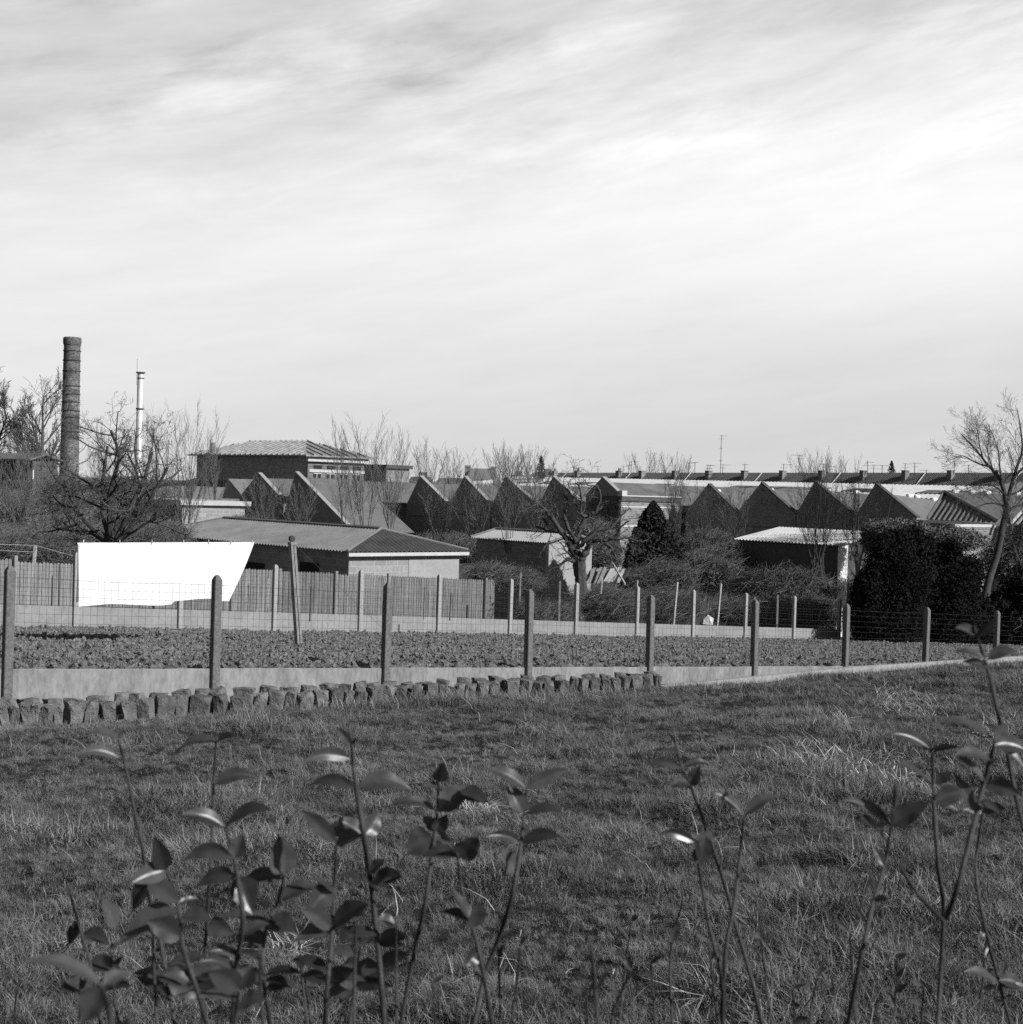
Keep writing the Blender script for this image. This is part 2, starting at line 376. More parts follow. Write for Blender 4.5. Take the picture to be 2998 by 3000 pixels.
# ------------------------------------------------------------------ fences of concrete posts, wire and panels
def post_mesh(name, h, wx, mat, proud):
    m = MB(); k = wx / 2; c = 0.007; hb = -0.35
    ring = [(-k + c, -k), (k - c, -k), (k, -k + c), (k, k - c), (k - c, k), (-k + c, k), (-k, k - c), (-k, -k + c)]
    vs = []
    for (z, s_) in ((hb, 1), (h - 0.035, 1), (h - 0.012, 0.62), (h, 0.3)):
        for (x, y) in ring: p = A * (x * s_) + B * (y * s_); vs.append(Vector((p.x, p.y, z)))
    fs = []
    for r in range(3):
        for i in range(8): fs.append((r * 8 + i, r * 8 + (i + 1) % 8, r * 8 + 8 + (i + 1) % 8, r * 8 + 8 + i))
    fs.append(tuple(24 + i for i in range(8)))
    m.add(vs, fs); me = bpy.data.meshes.new(name); me.from_pydata(m.v, [], m.f); me.materials.append(mat); return me

def panel_fence(tagname, label, b0, a_first, n0, n1, step, ztop_f, zpan_f, hpost_w, panel_h, mesh_top, wires, vstep, rw, pmat, postmat, group):
    base = AB(a_first, b0, zpan_f(a_first)); t = thing('panel_fence', label, 'fence', base, group)
    pm = post_mesh('post', 1.0, hpost_w, postmat, 0.07)
    rnd = random.Random(b0)
    for i in range(n0, n1 + 1):
        a = a_first + i * step
        zt = ztop_f(a); zb = zpan_f(a) - panel_h
        me = pm.copy() if False else pm
        o = bpy.data.objects.new('post', me); col.objects.link(o); o.parent = t
        o.scale = (1, 1, zt - zb); o.location = AB(a, b0, zb) - base
        o.rotation_euler = (rnd.uniform(-.006, .006), rnd.uniform(-.008, .008), rnd.uniform(-.03, .03))
        if i < n1:
            a2 = a + step; e = hpost_w / 2 - 0.01
            m = MB(); z0 = zpan_f(a); z1 = zpan_f(a2)
            P = []
            nseg = 14; bo = rnd.uniform(-0.004, 0.004)
            vs = []
            for k in range(nseg + 1):
                aa = a + e + (a2 - a - 2 * e) * k / nseg; zz = z0 + (z1 - z0) * k / nseg + rnd.uniform(-.003, .003)
                for (bb, z) in ((b0 - 0.035, zz - panel_h - 0.25), (b0 - 0.035, zz), (b0 - 0.006 + bo, zz), (b0 - 0.002 + bo, zz - 0.006), (b0 - 0.002 + bo, zz - panel_h - 0.25)):
                    vs.append(AB(aa, bb, z))
            fs = []
            for k in range(nseg):
                for q in range(4): fs.append((k * 5 + q, k * 5 + q + 1, k * 5 + q + 6, k * 5 + q + 5))
            fs.append((4, 3, 2, 1, 0)); fs.append(tuple(nseg * 5 + q for q in range(5)))
            m.add(vs, fs); m.build('concrete_panel', pmat, t)
            m = MB(); bw2 = b0 + hpost_w * 0.15
            for k in range(wires):
                hh = 0.03 + (mesh_top - 0.03) * k / (wires - 1)
                if k == wires - 1: hh -= 0.005
                pts = [AB(a + step * q / 8, bw2 + rnd.uniform(-.004, .004), zpan_f(a + step * q / 8) + hh + (rnd.uniform(-.006, .006) if 0 < q < 8 else 0) - 0.012 * math.sin(math.pi * q / 8)) for q in range(9)]
                m.tube(pts, rw * (1.25 if k in (0, wires - 1) else 1), 3, False)
            nv = int(step / vstep)
            for k in range(1, nv):
                aa = a + step * k / nv + rnd.uniform(-.004, .004)
                pts = [AB(aa + rnd.uniform(-.006, .006), bw2 + 0.003, zpan_f(aa) + 0.02 + (mesh_top - 0.02) * q / 4) for q in range(5)]
                m.tube(pts, rw * 0.9, 3, False)
            m.build('wire_mesh', M_wire, t)
    return t
P0 = PB(25, 1657, BF1); P8 = PB(2925, 1789, BF1)
a0_1 = al(PB(22, 1900, BF1)); a8_1 = al(PB(2920, 1850, BF1)); st1 = (a8_1 - a0_1) / 8
def zt1(a): return P0.z + (P8.z - P0.z) * (a - al(P0)) / (al(P8) - al(P0))
panel_fence('near', 'long concrete post and wire fence behind the row of stone blocks, with low concrete panels', BF1, a0_1, -1, 10, st1, zt1, zpanel, 0.097, 0.62, 0.99, 11, 0.083, 0.0018, M_panel, M_post, None)
F2 = [PB(808, 1654, BF2), PB(2188, 1737, BF2)]
a0_2 = al(PB(805, 1750, BF2)); a7_2 = al(PB(2184, 1800, BF2)); st2 = (a7_2 - a0_2) / 7
def zt2(a): return F2[0].z + (F2[1].z - F2[0].z) * (a - al(F2[0])) / (al(F2[1]) - al(F2[0]))
q1, q2 = PB(808, 1795, BF2), PB(2188, 1836, BF2)
def zpan2(a): return q1.z + (q2.z - q1.z) * (a - al(q1)) / (al(q2) - al(q1))
panel_fence('far', 'paler concrete post and wire fence along the far edge of the dug soil', BF2, a0_2, -5, 9, st2, zt2, zpan2, 0.11, 0.55, 1.02, 12, 0.12, 0.0026, M_panel_pale, mrough('pale_concrete_post', 0.24, 0.46, 25, 0.95, 0.5, 120), None)
# wire mesh of fence two stands above the panel

# ------------------------------------------------------------------ kerb along the lawn
m = MB(); kp = [PB(1935, 2016, -14.78)] + pC + [pC[-1] + A * 12]
for i in range(len(kp) - 1):
    p, q = kp[i], kp[i + 1]; wv = B * 0.05; up = Vector((0, 0, 0.035)); dn = Vector((0, 0, -0.25)); g_ = (q - p) * 0.0015
    m.hexa([p - wv + dn + g_, q - wv + dn - g_, q + wv + dn - g_, p + wv + dn + g_, p - wv + up + g_, q - wv + up - g_, q + wv + up - g_, p + wv + up + g_])
ob = m.build('kerb', M_curb, origin=kp[0]); tag(ob, 'pale concrete edging strip running away along the lawn edge to the right', 'kerb', kind='structure')

# ------------------------------------------------------------------ stone blocks
def stone_mesh(seed):
    rs = random.Random(seed); n = 5; vs = {}; V = []; Fc = []
    def key(p): return tuple(round(c, 4) for c in p)
    def vid(p):
        k = key(p)
        if k not in vs: vs[k] = len(V); V.append(p)
        return vs[k]
    for ax in range(3):
        for s_ in (-1, 1):
            for i in range(n):
                for j in range(n):
                    q = []
                    for (di, dj) in ((0, 0), (1, 0), (1, 1), (0, 1)):
                        c = [0, 0, 0]; c[ax] = s_; c[(ax + 1) % 3] = -1 + 2 * (i + di) / n; c[(ax + 2) % 3] = -1 + 2 * (j + dj) / n; q.append(vid(tuple(c)))
                    Fc.append(tuple(q) if s_ > 0 else tuple(reversed(q)))
    waist = rs.uniform(0.05, 0.30); tx = rs.uniform(-.15, .15); ty = rs.uniform(-.15, .15); tilt = rs.uniform(-.2, .2); tw = rs.uniform(-0.25, 0.25)
    off = [rs.uniform(0, 50) for _ in range(3)]; out = []
    from mathutils import noise as mn
    cuts = [(Vector((rs.choice([-1, 1]) * rs.uniform(.5, 1), rs.choice([-1, 1]) * rs.uniform(.5, 1), rs.uniform(.3, 1))).normalized(), rs.uniform(1.15, 1.42)) for _ in range(3)]
    for (x, y, z) in V:
        p = Vector((x, y, z)); r = max(abs(x), abs(y), abs(z)); L2 = p.length
        p = p * (1 - 0.06 * (L2 - 1) / 0.73)
        sft = 1 - waist * .6 * math.cos(z * 1.4) + 0.10 * z
        p.x *= sft; p.y *= sft
        p.x += tx * z; p.y += ty * z; p.z += tilt * x * 0.5
        c_, s2 = math.cos(tw * z), math.sin(tw * z); p.x, p.y = p.x * c_ - p.y * s2, p.x * s2 + p.y * c_
        for (nn, d_) in cuts:
            e = p.dot(nn) - d_
            if e > 0: p -= nn * e * 0.9
        nv = mn.noise_vector(Vector((x * 1.3 + off[0], y * 1.3 + off[1], z * 1.3 + off[2])))
        nv2 = mn.noise_vector(Vector((x * 3.7 + off[0], y * 3.7 + off[1], z * 3.7 + off[2])))
        out.append(tuple(p + nv * 0.12 + nv2 * 0.05))
    me = bpy.data.meshes.new('stone_block'); me.from_pydata(out, [], Fc); me.materials.append(M_stone); return me
SM = [stone_mesh(k) for k in range(16)]
fu = [8,38,74,103,136,166,217,266,316,376,428,480,529,587,646,698,730,764,811,851,894,939,985,1020,1055,1098,1135,1176,1223,1260,1290,1317,1347,1380,1412,1448,1501,1541,1575,1608,1648,1680,1706,1738,1772,1802,1828,1862,1894,1925]
fw = [30,30,32,25,36,31,46,50,49,49,43,58,40,58,38,46,22,46,48,38,48,42,42,30,38,40,40,38,36,38,22,34,34,32,34,38,44,33,36,36,34,27,24,33,28,29,22,42,30,26]
post_u = [18, 628, 1132, 1556, 1912]; post_n = ['leftmost', 'second', 'third', 'fourth', 'fifth']
rs = random.Random(3)
def place_stone(u, v, wpx, b, row, label, dz=0.0):
    p = PB(u, v, b); D = p.y; ww = wpx * D / FPX
    me = rs.choice(SM); o = bpy.data.objects.new('stone_block', me); col.objects.link(o)
    zg = float(zlawn(al(p), -14.6))
    hh = rs.uniform(0.105, 0.13) if row == 0 else rs.uniform(.10, .12); ww = ww * rs.uniform(.8, 1.0); o.scale = (ww / 2 * 1.02, rs.uniform(0.075, 0.10), hh)
    o.location = (p.x, p.y, zg + hh * 0.88 + dz)
    o.rotation_euler = (rs.uniform(-.1, .1), rs.uniform(-.14, .14), math.atan2(A.y, A.x) * 0.35 + rs.uniform(-.45, .45))
    tag(o, label, 'stone', 'rough stone blocks lined up at the foot of the near fence')
ORD = ['first', 'second', 'third', 'fourth', 'fifth', 'sixth', 'seventh', 'eighth', 'ninth', 'tenth', 'eleventh', 'twelfth', 'thirteenth', 'fourteenth', 'fifteenth', 'sixteenth', 'seventeenth', 'eighteenth', 'nineteenth', 'twentieth']
cnt = {}
for k, u in enumerate(fu):
    j = max(i for i in range(5) if post_u[i] <= u or i == 0); cnt[j] = cnt.get(j, 0) + 1
    vb = np.interp(u, [0, 217, 600, 1000, 1500, 1900], [2105, 2090, 2070, 2050, 2020, 1998])
    place_stone(u, vb, fw[k], -14.52 + rs.uniform(-.04, .04), 0, f'{ORD[cnt[j]-1]} front-row rough stone block to the right of the {post_n[j]} fence post')
cnt = {}
u = 25
while u < 1915:
    D = PB(u, 2050, -14.72).y; wpx = rs.uniform(0.15, 0.24) * FPX / D
    j = max(i for i in range(5) if post_u[i] <= u or i == 0); cnt[j] = cnt.get(j, 0) + 1
    place_stone(u, 2040, wpx, -14.74 + rs.uniform(-.03, .03), 1, f'{ORD[cnt[j]-1]} back-row rough stone block to the right of the {post_n[j]} fence post', 0.045 + rs.uniform(-0.02, 0.02) + (0.0 if u < 1500 else -.02))
    u += wpx * rs.uniform(1.0, 1.35)

# ------------------------------------------------------------------ leaning clothes post, line and sheet
Dp = None
def on_soil(u, v):
    r = ray(u, v); lo, hi = 10.0, 40.0
    for _ in range(50):
        mid = (lo + hi) / 2; p = r * (mid / r.y)
        if p.z > zplane(al(p), be(p)): lo = mid
        else: hi = mid
    return r * (hi / r.y)
pb = on_soil(876, 1897); bl = be(pb)
pt = PB(856, 1588, bl)
base = pb.copy(); t = thing('clothes_post', 'weathered concrete post leaning over the dug soil, with the washing line tied to its top', 'post', base)
ax = (pt - pb); ln = ax.length; axn = ax.normalized(); sdv = A.copy(); fr_ = B.copy()
def ring(c, hx, hy): return [c - sdv * hx - fr_ * hy, c + sdv * hx - fr_ * hy, c + sdv * hx + fr_ * hy, c - sdv * hx + fr_ * hy]
m = MB()
for (s0, s1, off, hx) in ((-.3, ln - .02, -0.03, 0.022), (-.3, ln - .02, 0.03, 0.022)):
    c0 = pb + axn * s0 + sdv * off; c1 = pb + axn * s1 + sdv * off; m.hexa(ring(c0, hx, .05) + ring(c1, hx, .045))
m.hexa(ring(pb - axn * .3, .012, .035) + ring(pb + axn * (ln - .02), .012, .03))
m.hexa(ring(pb + axn * (ln - .05), .06, .055) + ring(pb + axn * (ln + .0), .06, .055))
m.build('shaft', M_oldpost, t)
m = MB(); c = pb + axn * (ln + .06)
for q in range(0):
    pass
m.tube([c - fr_ * .03, c - fr_ * .025, c + fr_ * .025, c + fr_ * .03], [.03, .055, .055, .03], 10); m.build('pulley', M_dstake, t)
la = pt + Vector((0, 0, 0.0)); lb = PB(-160, 1587, bl)
m = MB(); m.tube([la, (la + lb) / 2 - Vector((0, 0, .012)), lb], 0.003, 4)
ob = m.build('clothes_line', M_wire, origin=la); tag(ob, 'thin washing line running left from the top of the leaning post', 'washing line')
gw = on_soil(1118, 1862); gwp = PD(1118, 1838, la.y + 2.2)
m = MB(); m.tube([la, la.lerp(gwp, .5), gwp], 0.003, 4); m.build('guy_wire', M_wire, t)
# sheet: top edge pinned to the line, bottom edge and slanting right edge as hung
c_tl = PB(228, 1590, bl); c_tr = PB(741, 1588, bl); c_bl = PB(226, 1777, bl); c_br = PB(668, 1762, bl)
nu, nv_ = 90, 40; V = []; Fq = []
pegs_u = [243, 349, 443, 536, 609, 674, 737]
al0, al1 = al(c_tl), al(c_tr)
for layer in (0, 1):
    for i in range(nu + 1):
        for j in range(nv_ + 1):
            s_, tt = i / nu, j / nv_
            top = c_tl.lerp(c_tr, s_); bot = c_bl.lerp(c_br, s_)
            if layer: bot = bot + Vector((0, 0, 0.05 - 0.22 * max(0, min(s_ - 0.5, .92 - s_, .2))))
            sag = 0.0
            bot = bot + Vector((0, 0, 0.02 * math.sin(s_ * 9 + layer) + (0.04 if 0.62 < s_ < 0.9 else 0)))
            p = top.lerp(bot, tt) + A * (0.02 * math.sin(tt * 3.0 + 1) * (1 if s_ > .9 else 0))
            amp = 0.010 + 0.045 * tt
            d = math.sin(s_ * 13 + tt * 1.5 + layer * 0.9) * amp + math.sin(s_ * 31 + 1.3 + tt * 3) * amp * 0.3
            p = p + B * (d + (0.02 if layer == 0 else -0.02 - (0.05 + .16 * max(0, s_ - .45)) * tt))
            V.append(p)
    o_ = layer * (nu + 1) * (nv_ + 1)
    for i in range(nu):
        for j in range(nv_):
            k = o_ + i * (nv_ + 1) + j; Fq.append((k, k + nv_ + 1, k + nv_ + 2, k + 1))
ob = npmesh('bed_sheet', [tuple(p - c_tl) for p in V], Fq, M_sheet, True); ob.location = c_tl
tag(ob, 'large white bed sheet pegged out on the washing line above the dug soil', 'sheet')
for k, u in enumerate(pegs_u):
    p = PB(u, 1589, bl) + B * 0.02; m = MB()
    m.hexa([p + A * x + B * y + Vector((0, 0, z)) for z in (-.03, .045) for (x, y) in ((-.006, -.01), (.006, -.01), (.006, .01), (-.006, .01))])
    ob = m.build('clothes_peg', M_stake if k != 0 else M_white_paint, origin=p)
    tag(ob, f'{ORD[k]} peg from the left holding the white sheet on the line', 'clothes peg', 'pegs along the top of the sheet')

# ------------------------------------------------------------------ corrugated surfaces and buildings
def corr(mb, O, U, Vv, x0, x1, yb, yt, pitch, amp, seg=6, rows=2):
    """corrugated surface: O origin, U along the eave, Vv up the slope (units), ridges run along Vv"""
    Nn = U.cross(Vv).normalized(); n = max(2, int((x1 - x0) / pitch * seg)); vs = []; fs = []
    for i in range(n + 1):
        x = x0 + (x1 - x0) * i / n; h = amp * math.cos(2 * math.pi * x / pitch)
        y0, y1 = yb(x), yt(x)
        for r in range(rows + 1): vs.append(O + U * x + Vv * (y0 + (y1 - y0) * r / rows) + Nn * h)
    for i in range(n):
        for r in range(rows):
            k = i * (rows + 1) + r; fs.append((k, k + rows + 1, k + rows + 2, k + 1))
    mb.add(vs, fs)
def solid(ob, th=0.015):
    md = ob.modifiers.new('thickness', 'SOLIDIFY'); md.thickness = th; md.offset = -1; return ob

def hip_roof(t, a0, a1, b0, b1, ze, zr, run, pitch, amp, mats, over=0.25):
    """rect a0..a1 x b0..b1 (b0<b1); ridge along b; front slope faces -a. mats: front, end"""
    a0 -= over; a1 += over; b0 -= over; b1 += over
    W_ = a1 - a0; H_ = zr - ze; am = (a0 + a1) / 2; Lb = b1 - b0
    up = (A * (W_ / 2) + Vector((0, 0, H_))); sl = up.length; Vf = up.normalized()
    topf = lambda x: sl * max(0.0, min(1.0, x / max(run, .01), (Lb - x) / max(run, .01)))
    m = MB(); corr(m, AB(a0, b0, ze), B, Vf, 0, Lb, lambda x: 0, topf, pitch, amp); solid(m.build('front_roof', mats[0], t))
    upb = (-A * (W_ / 2) + Vector((0, 0, H_))); m = MB(); corr(m, AB(a1, b0, ze), B, upb.normalized(), 0, Lb, lambda x: 0, topf, pitch, amp); solid(m.build('back_roof', mats[0], t))
    if run > 0.05:
        ue = (-B * run + Vector((0, 0, H_))); se = ue.length
        te = lambda x: se * max(0.0, min(x / (W_ / 2), (W_ - x) / (W_ / 2)))
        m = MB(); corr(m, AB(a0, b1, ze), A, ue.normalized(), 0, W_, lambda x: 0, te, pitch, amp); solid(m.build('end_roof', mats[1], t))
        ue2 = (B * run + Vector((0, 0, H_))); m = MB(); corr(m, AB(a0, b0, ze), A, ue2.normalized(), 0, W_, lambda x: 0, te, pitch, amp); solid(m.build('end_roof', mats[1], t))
    m = MB()
    m.tube([AB(am, b0 + run, zr + .03), AB(am, b1 - run, zr + .03)], 0.07, 6)
    for (a_, b_, br) in ((a0, b1, b1 - run), (a1, b1, b1 - run), (a0, b0, b0 + run)): m.tube([AB(a_, b_, ze + .03), AB(am, br, zr + .03)], 0.05, 6)
    m.build('ridge_cap', M_asb, t)
def wallbox(t, a0, a1, b0, b1, z0, z1, mf, ms, th=0.2):
    m = MB(); m.abox(a0, a0 + th, b0, b1 - th - .001, z0, z1); m.build('front_wall', mf, t)
    m = MB(); m.abox(a0, a1, b1 - th, b1, z0, z1); m.build('side_wall', ms, t)
    m = MB(); m.abox(a1 - th, a1, b0, b1 - th - .001, z0, z1); m.abox(a0 + th + .001, a1 - th - .001, b0, b0 + th, z0, z1); m.build('back_wall', mf, t)

# --- low shed with hipped corrugated roof behind the sheet
c = PD(1018, 1616, 50); e2 = PD(1385, 1624, 53.6)
sa0 = al(c) + .25; sb1 = be(c) - .25; sa1 = sa0 + 4.9; ze = c.z; sb0 = sb1 - 14.0
gg = gz(AB(sa0, sb1, 0)) - 0.3
t = thing('hipped_shed', 'low blockwork shed with a wide corrugated hipped roof, behind the sheet and the leaning post', 'shed', AB(sa0, sb1, gg))
zr = PD(1110, 1550, 53.2).z
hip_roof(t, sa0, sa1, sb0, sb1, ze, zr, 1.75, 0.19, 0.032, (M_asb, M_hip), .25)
wallbox(t, sa0, sa1, sb0, sb1, gg, ze - 0.02, M_blockB, M_blockA)
m = MB(); m.abox(sa0 - .2, sa1 + .28, sb1 + .2, sb1 + .28, ze - .17, ze - .05); m.build('fascia', M_trim, t)
m = MB(); m.abox(sa1 - 2.3, sa1 + .02, sb1 + .004, sb1 + .02, gg, ze - .3); m.build('rendered_patch', M_render, t)
for (u0, u1) in ((720, 775), (880, 935)):
    p0 = PA(u0, 1645, sa0); p1 = PA(u1, 1690, sa0)
    m = MB(); m.abox(sa0 - .03, sa0 + .02, be(p0), be(p1), p1.z - .1, p0.z); fw_ = m.build('window', M_dark, t)

# --- small shed behind the coppice, pale roof and rendered gable
def gable_shed(label, un, vn, D, la_, lb_, z_eave_px, z_ridge_px, mats, mono=False, pitch=0.15, amp=0.025, over=.2, name='shed', white_side=True):
    c = PD(un, vn, D); a0 = al(c) + over; b1 = be(c) - over * 0.3; gg = gz(AB(a0, b1, 0)) - .3
    a1 = a0 + la_; b0 = b1 - lb_; ze = c.z
    t = thing(name, label, 'shed', AB(a0, b1, gg))
    if mono:
        zr = PA(un, z_ridge_px, a1).z; up = A * (la_ + 2 * over) + Vector((0, 0, zr - ze)); sl = up.length
        m = MB(); corr(m, AB(a0 - over, b0, ze), B, up.normalized(), -over, lb_ + over, lambda x: 0, lambda x: sl, pitch, amp); solid(m.build('roof', mats[0], t))
        top = lambda a: ze + (zr - ze) * (a - a0 + over) / (la_ + 2 * over) - .05
        poly = [AB(a0, b1, gg), AB(a1, b1, gg), AB(a1, b1, top(a1)), AB(a0, b1, top(a0))]
    else:
        zr = PA(un, z_ridge_px, a0 + la_ / 2).z
        hip_roof(t, a0, a1, b0, b1, ze, zr, 0.01, pitch, amp, (mats[0], mats[0]), over)
        poly = [AB(a0, b1, gg), AB(a1, b1, gg), AB(a1, b1, ze), AB((a0 + a1) / 2, b1, zr - .06), AB(a0, b1, ze)]
    m = MB(); m.prism(poly, B * -.2); m.build('side_wall', mats[2], t)
    m = MB(); m.abox(a0, a0 + .2, b0, b1 - .21, gg, ze - .02); m.build('front_wall', mats[1], t)
    m = MB(); m.abox(a1 - .2, a1, b0, b1 - .21, gg, ze - .02); m.abox(a0 + .21, a1 - .21, b0, b0 + .2, gg, ze - .02); m.build('back_wall', mats[1], t)
    return t, a0, a1, b0, b1, ze, gg
gable_shed('small shed with a pale low roof and rendered end wall behind the pruned fruit tree', 1602, 1590, 60, 2.5, 4.6, 0, 1560, (M_render, M_brickA, M_render), name='small_shed')
t_, wa0, wa1, wb0, wb1, wze, wgg = gable_shed('dark shed with a bright white corrugated lean-to roof, between the conifer and the big evergreens', 2452, 1597, 58, 2.7, 5.0, 0, 1553, (M_white, mrough('dark_boards', .07, .15, 6, .9), mrough('dark_boards', .07, .15, 6, .9)), mono=True, pitch=.17, amp=.03, name='white_roofed_shed')
m = MB(); m.abox(wa0 - .02, wa0 + .62, wb1 + .004, wb1 + .03, wgg, wze + .1); m.build('white_wall_end', M_white_paint, t_)  # narrow white strip along the front end of the dark side wall

# --- saw-tooth factory
def tooth(u, v, a0, lw, rw_, hpx, length, ridge_drop, end_drop, cop, gwall, label, zbase=None, roofm=M_asb2, vents=0, corrug=False):
    """gable in the plane a=a0 with its tip at pixel (u, v)"""
    tip = PA(u, v, a0); Lp = PA(u - lw, v + hpx, a0); Rp = PA(u + rw_, v + hpx, a0)
    bt, bL, bR = be(tip), be(Lp), be(Rp); zt, zl = tip.z, (Lp.z + Rp.z) / 2; zb = -7.5 if zbase is None else zbase
    t = thing('sawtooth_bay', label, 'factory bay', AB(a0, bt, zb), 'saw-tooth bays of the factory')
    m = MB(); m.prism([AB(a0, bL, zb), AB(a0, bR - .01, zb), AB(a0, bR - .01, zl), AB(a0, bt, zt), AB(a0, bL, zl)], A * 0.3); m.build('gable_wall', gwall, t)
    zr = zt - ridge_drop; zv = zl - ridge_drop * 0.3
    a1 = a0 + .3; a2 = a0 + length
    m = MB()
    P = [AB(a1, bt, zr), AB(a2, bt, zr - end_drop), AB(a2, bR, zv - end_drop), AB(a1, bR, zv)]
    if corrug:
        U_ = A.copy(); dn = (AB(0, bR, zv) - AB(0, bt, zr)); sl = dn.length; upv = (-dn).normalized()
        corr(m, AB(a1, bR, zv), U_, upv, 0, a2 - a1, lambda x: 0, lambda x: sl, .30, .04, seg=5)
        solid(m.build('roof_slope', roofm, t), .03)
    else:
        nrm = (P[1] - P[0]).cross(P[3] - P[0]).normalized() * 0.08
        m.hexa([P[0], P[1], P[2], P[3], P[0] - nrm, P[1] - nrm, P[2] - nrm, P[3] - nrm]); m.build('roof_slope', roofm, t)
    m = MB(); Q = [AB(a1, bL, zv), AB(a2, bL, zv - end_drop), AB(a2, bt - .02, zr - end_drop), AB(a1, bt - .02, zr)]; n2_ = (Q[1] - Q[0]).cross(Q[3] - Q[0]).normalized() * .08
    m.hexa([Q[0], Q[1], Q[2], Q[3], Q[0] + n2_, Q[1] + n2_, Q[2] + n2_, Q[3] + n2_]); m.build('glazed_slope', M_glass, t)
    zs = zl - (zt - zl) * (.5 if vents else .42)
    m = MB(); m.abox(a0 - .06, a0 - .004, bL + .2, bR - .2, zs, zs + .10); m.build('string_course', M_asb2, t)
    if vents:
        m = MB(); zc2 = zl + (zt - zl) * .38
        for q in (-1.05, -.35, .35, 1.05): m.abox(a0 - .05, a0 - .003, bt + .9 + q * .8 - .1, bt + .9 + q * .8 + .1, zc2 - .25, zc2 + .25)
        m.build('vent_slots', M_asb, t)
    m = MB(); dv = (AB(0, bR, zl) - AB(0, bt, zt)); nn = Vector((0, 0, 1)) - dv.normalized() * dv.normalized().z; nn.normalize()
    s0 = AB(a0 - .06, bt, zt); s1 = AB(a0 - .06, bR, zl); wA = A * .48
    m.hexa([s0, s1, s1 + wA, s0 + wA, s0 + nn * .09, s1 + nn * .09, s1 + wA + nn * .09, s0 + wA + nn * .09]); m.build('coping', M_curb if cop is M_trim else cop, t)
    if vents:
        for k in range(vents):
            aa = a1 + 1.0 + (a2 - a1 - 2) * k / max(1, vents); zz = zr - end_drop * (aa - a1) / (a2 - a1)
            m = MB(); m.tube([AB(aa - .35, bt, zz + .10), AB(aa - .3, bt, zz + .16), AB(aa + .3, bt, zz + .16), AB(aa + .35, bt, zz + .10)], [.05, .17, .17, .05], 8); m.build('ridge_vent', M_white_paint, t)
    return t, bR, zl
AF = 91.5
T1 = [(1230, 1395, 38, 88, 84), (1360, 1396, 42, 78, 80), (1480, 1395, 38, 98, 86), (1620, 1396, 44, 100, 90)]
for k, (u, v, lw, rw_, h) in enumerate(T1):
    tooth(u, v, AF, lw, rw_, h, 40, 0.9, 0.0, M_trim, M_brickA, f'dark brick saw-tooth bay with pale coping, {ORD[k]} of the small bays from the left')
t, _, _ = tooth(1765, 1398, AF, 48, 56, 52, 8, 0.5, 0.0, M_trim, M_brickA, 'saw-tooth bay with a cut-off slope at the corner of the tall sunlit brick wall')
cR = PA(1821, 1440, AF); zb = -7.5
m = MB(); m.abox(AF, AF + .3, be(PA(1717, 1450, AF)), be(cR) - .31, zb, PA(1765, 1452, AF).z); m.build('gable_wall', M_brickA, t)
m = MB(); top_ = PA(1821, 1468, AF).z; m.abox(AF + .001, AF + 7.6, be(cR) - .3, be(cR), zb, top_); sw = m.build('side_wall', M_brickB, t)
m = MB(); m.abox(AF - .05, AF + 7.7, be(cR) - .35, be(cR) + .12, top_ + .002, top_ + .42); m.build('fascia', M_hip, t)
m = MB(); m.abox(AF - .05, AF + 7.7, be(cR) - .3, be(cR) + .18, top_ + .422, top_ + .52); m.abox(AF + .01, AF + 7.6, be(cR) + .002, be(cR) + .06, top_ - .55, top_ - .42)
zz = PA(1821, 1541, AF).z; m.abox(AF + .01, AF + 7.6, be(cR) + .002, be(cR) + .06, zz - .1, zz + .08); m.build('stone_band', M_trim, t)
m = MB(); m.abox(AF - .05, AF + .6, be(cR) - .3, be(cR) + .14, top_ + .522, PA(1821, 1437, AF).z); m.build('corner_cap', M_trim, t)
zt_ = top_ + .55; tipz = PA(1765, 1398, AF).z - .5
m = MB(); P = [AB(AF + .3, be(cR), zt_), AB(AF + 30, be(cR), zt_), AB(AF + 30, be(PA(1765, 1398, AF)), tipz), AB(AF + .3, be(PA(1765, 1398, AF)), tipz)]
m.hexa([p - Vector((0, 0, .08)) for p in P] + P); m.build('roof_slope', M_asb2, t)
AF2 = 99.0
for k, (u, v, lw, rw_, h, ln_, ed) in enumerate([(2075, 1418, 65, 92, 86, 38, 0.5), (2230, 1414, 68, 102, 88, 36, 0.5), (2387, 1411, 52, 118, 94, 30, .8), (2565, 1417, 58, 122, 96, 24, 1.5)]):
    tooth(u, v, AF2, lw, rw_, h, ln_, 0.75, ed, M_hip, M_brickA, f'dark saw-tooth bay with thin dark verge, {ORD[k]} bay to the right of the conifer', vents=6, roofm=M_asb if k == 3 else M_asb2)
# second, nearer pair of big bays on the left
AL = 80.0
tooth(757, 1386, AL, 55, 68, 72, 30, .5, 0, M_trim, M_brickA, 'smaller of the two steep pale-verged bays in front of the hipped hall', corrug=True, roofm=M_asb)
tooth(866, 1383, AL, 45, 166, 164, 7.4, .5, 0, M_trim, M_brickA, 'large steep bay with one long corrugated slope, in front of the hipped hall', corrug=True, roofm=M_asb, zbase=-7.5)
t = bpy.data.objects['sawtooth_bay'] 
# lower part of the left bays' wall
pl = PA(697, 1535, AL); pr_ = PA(1030, 1545, AL)
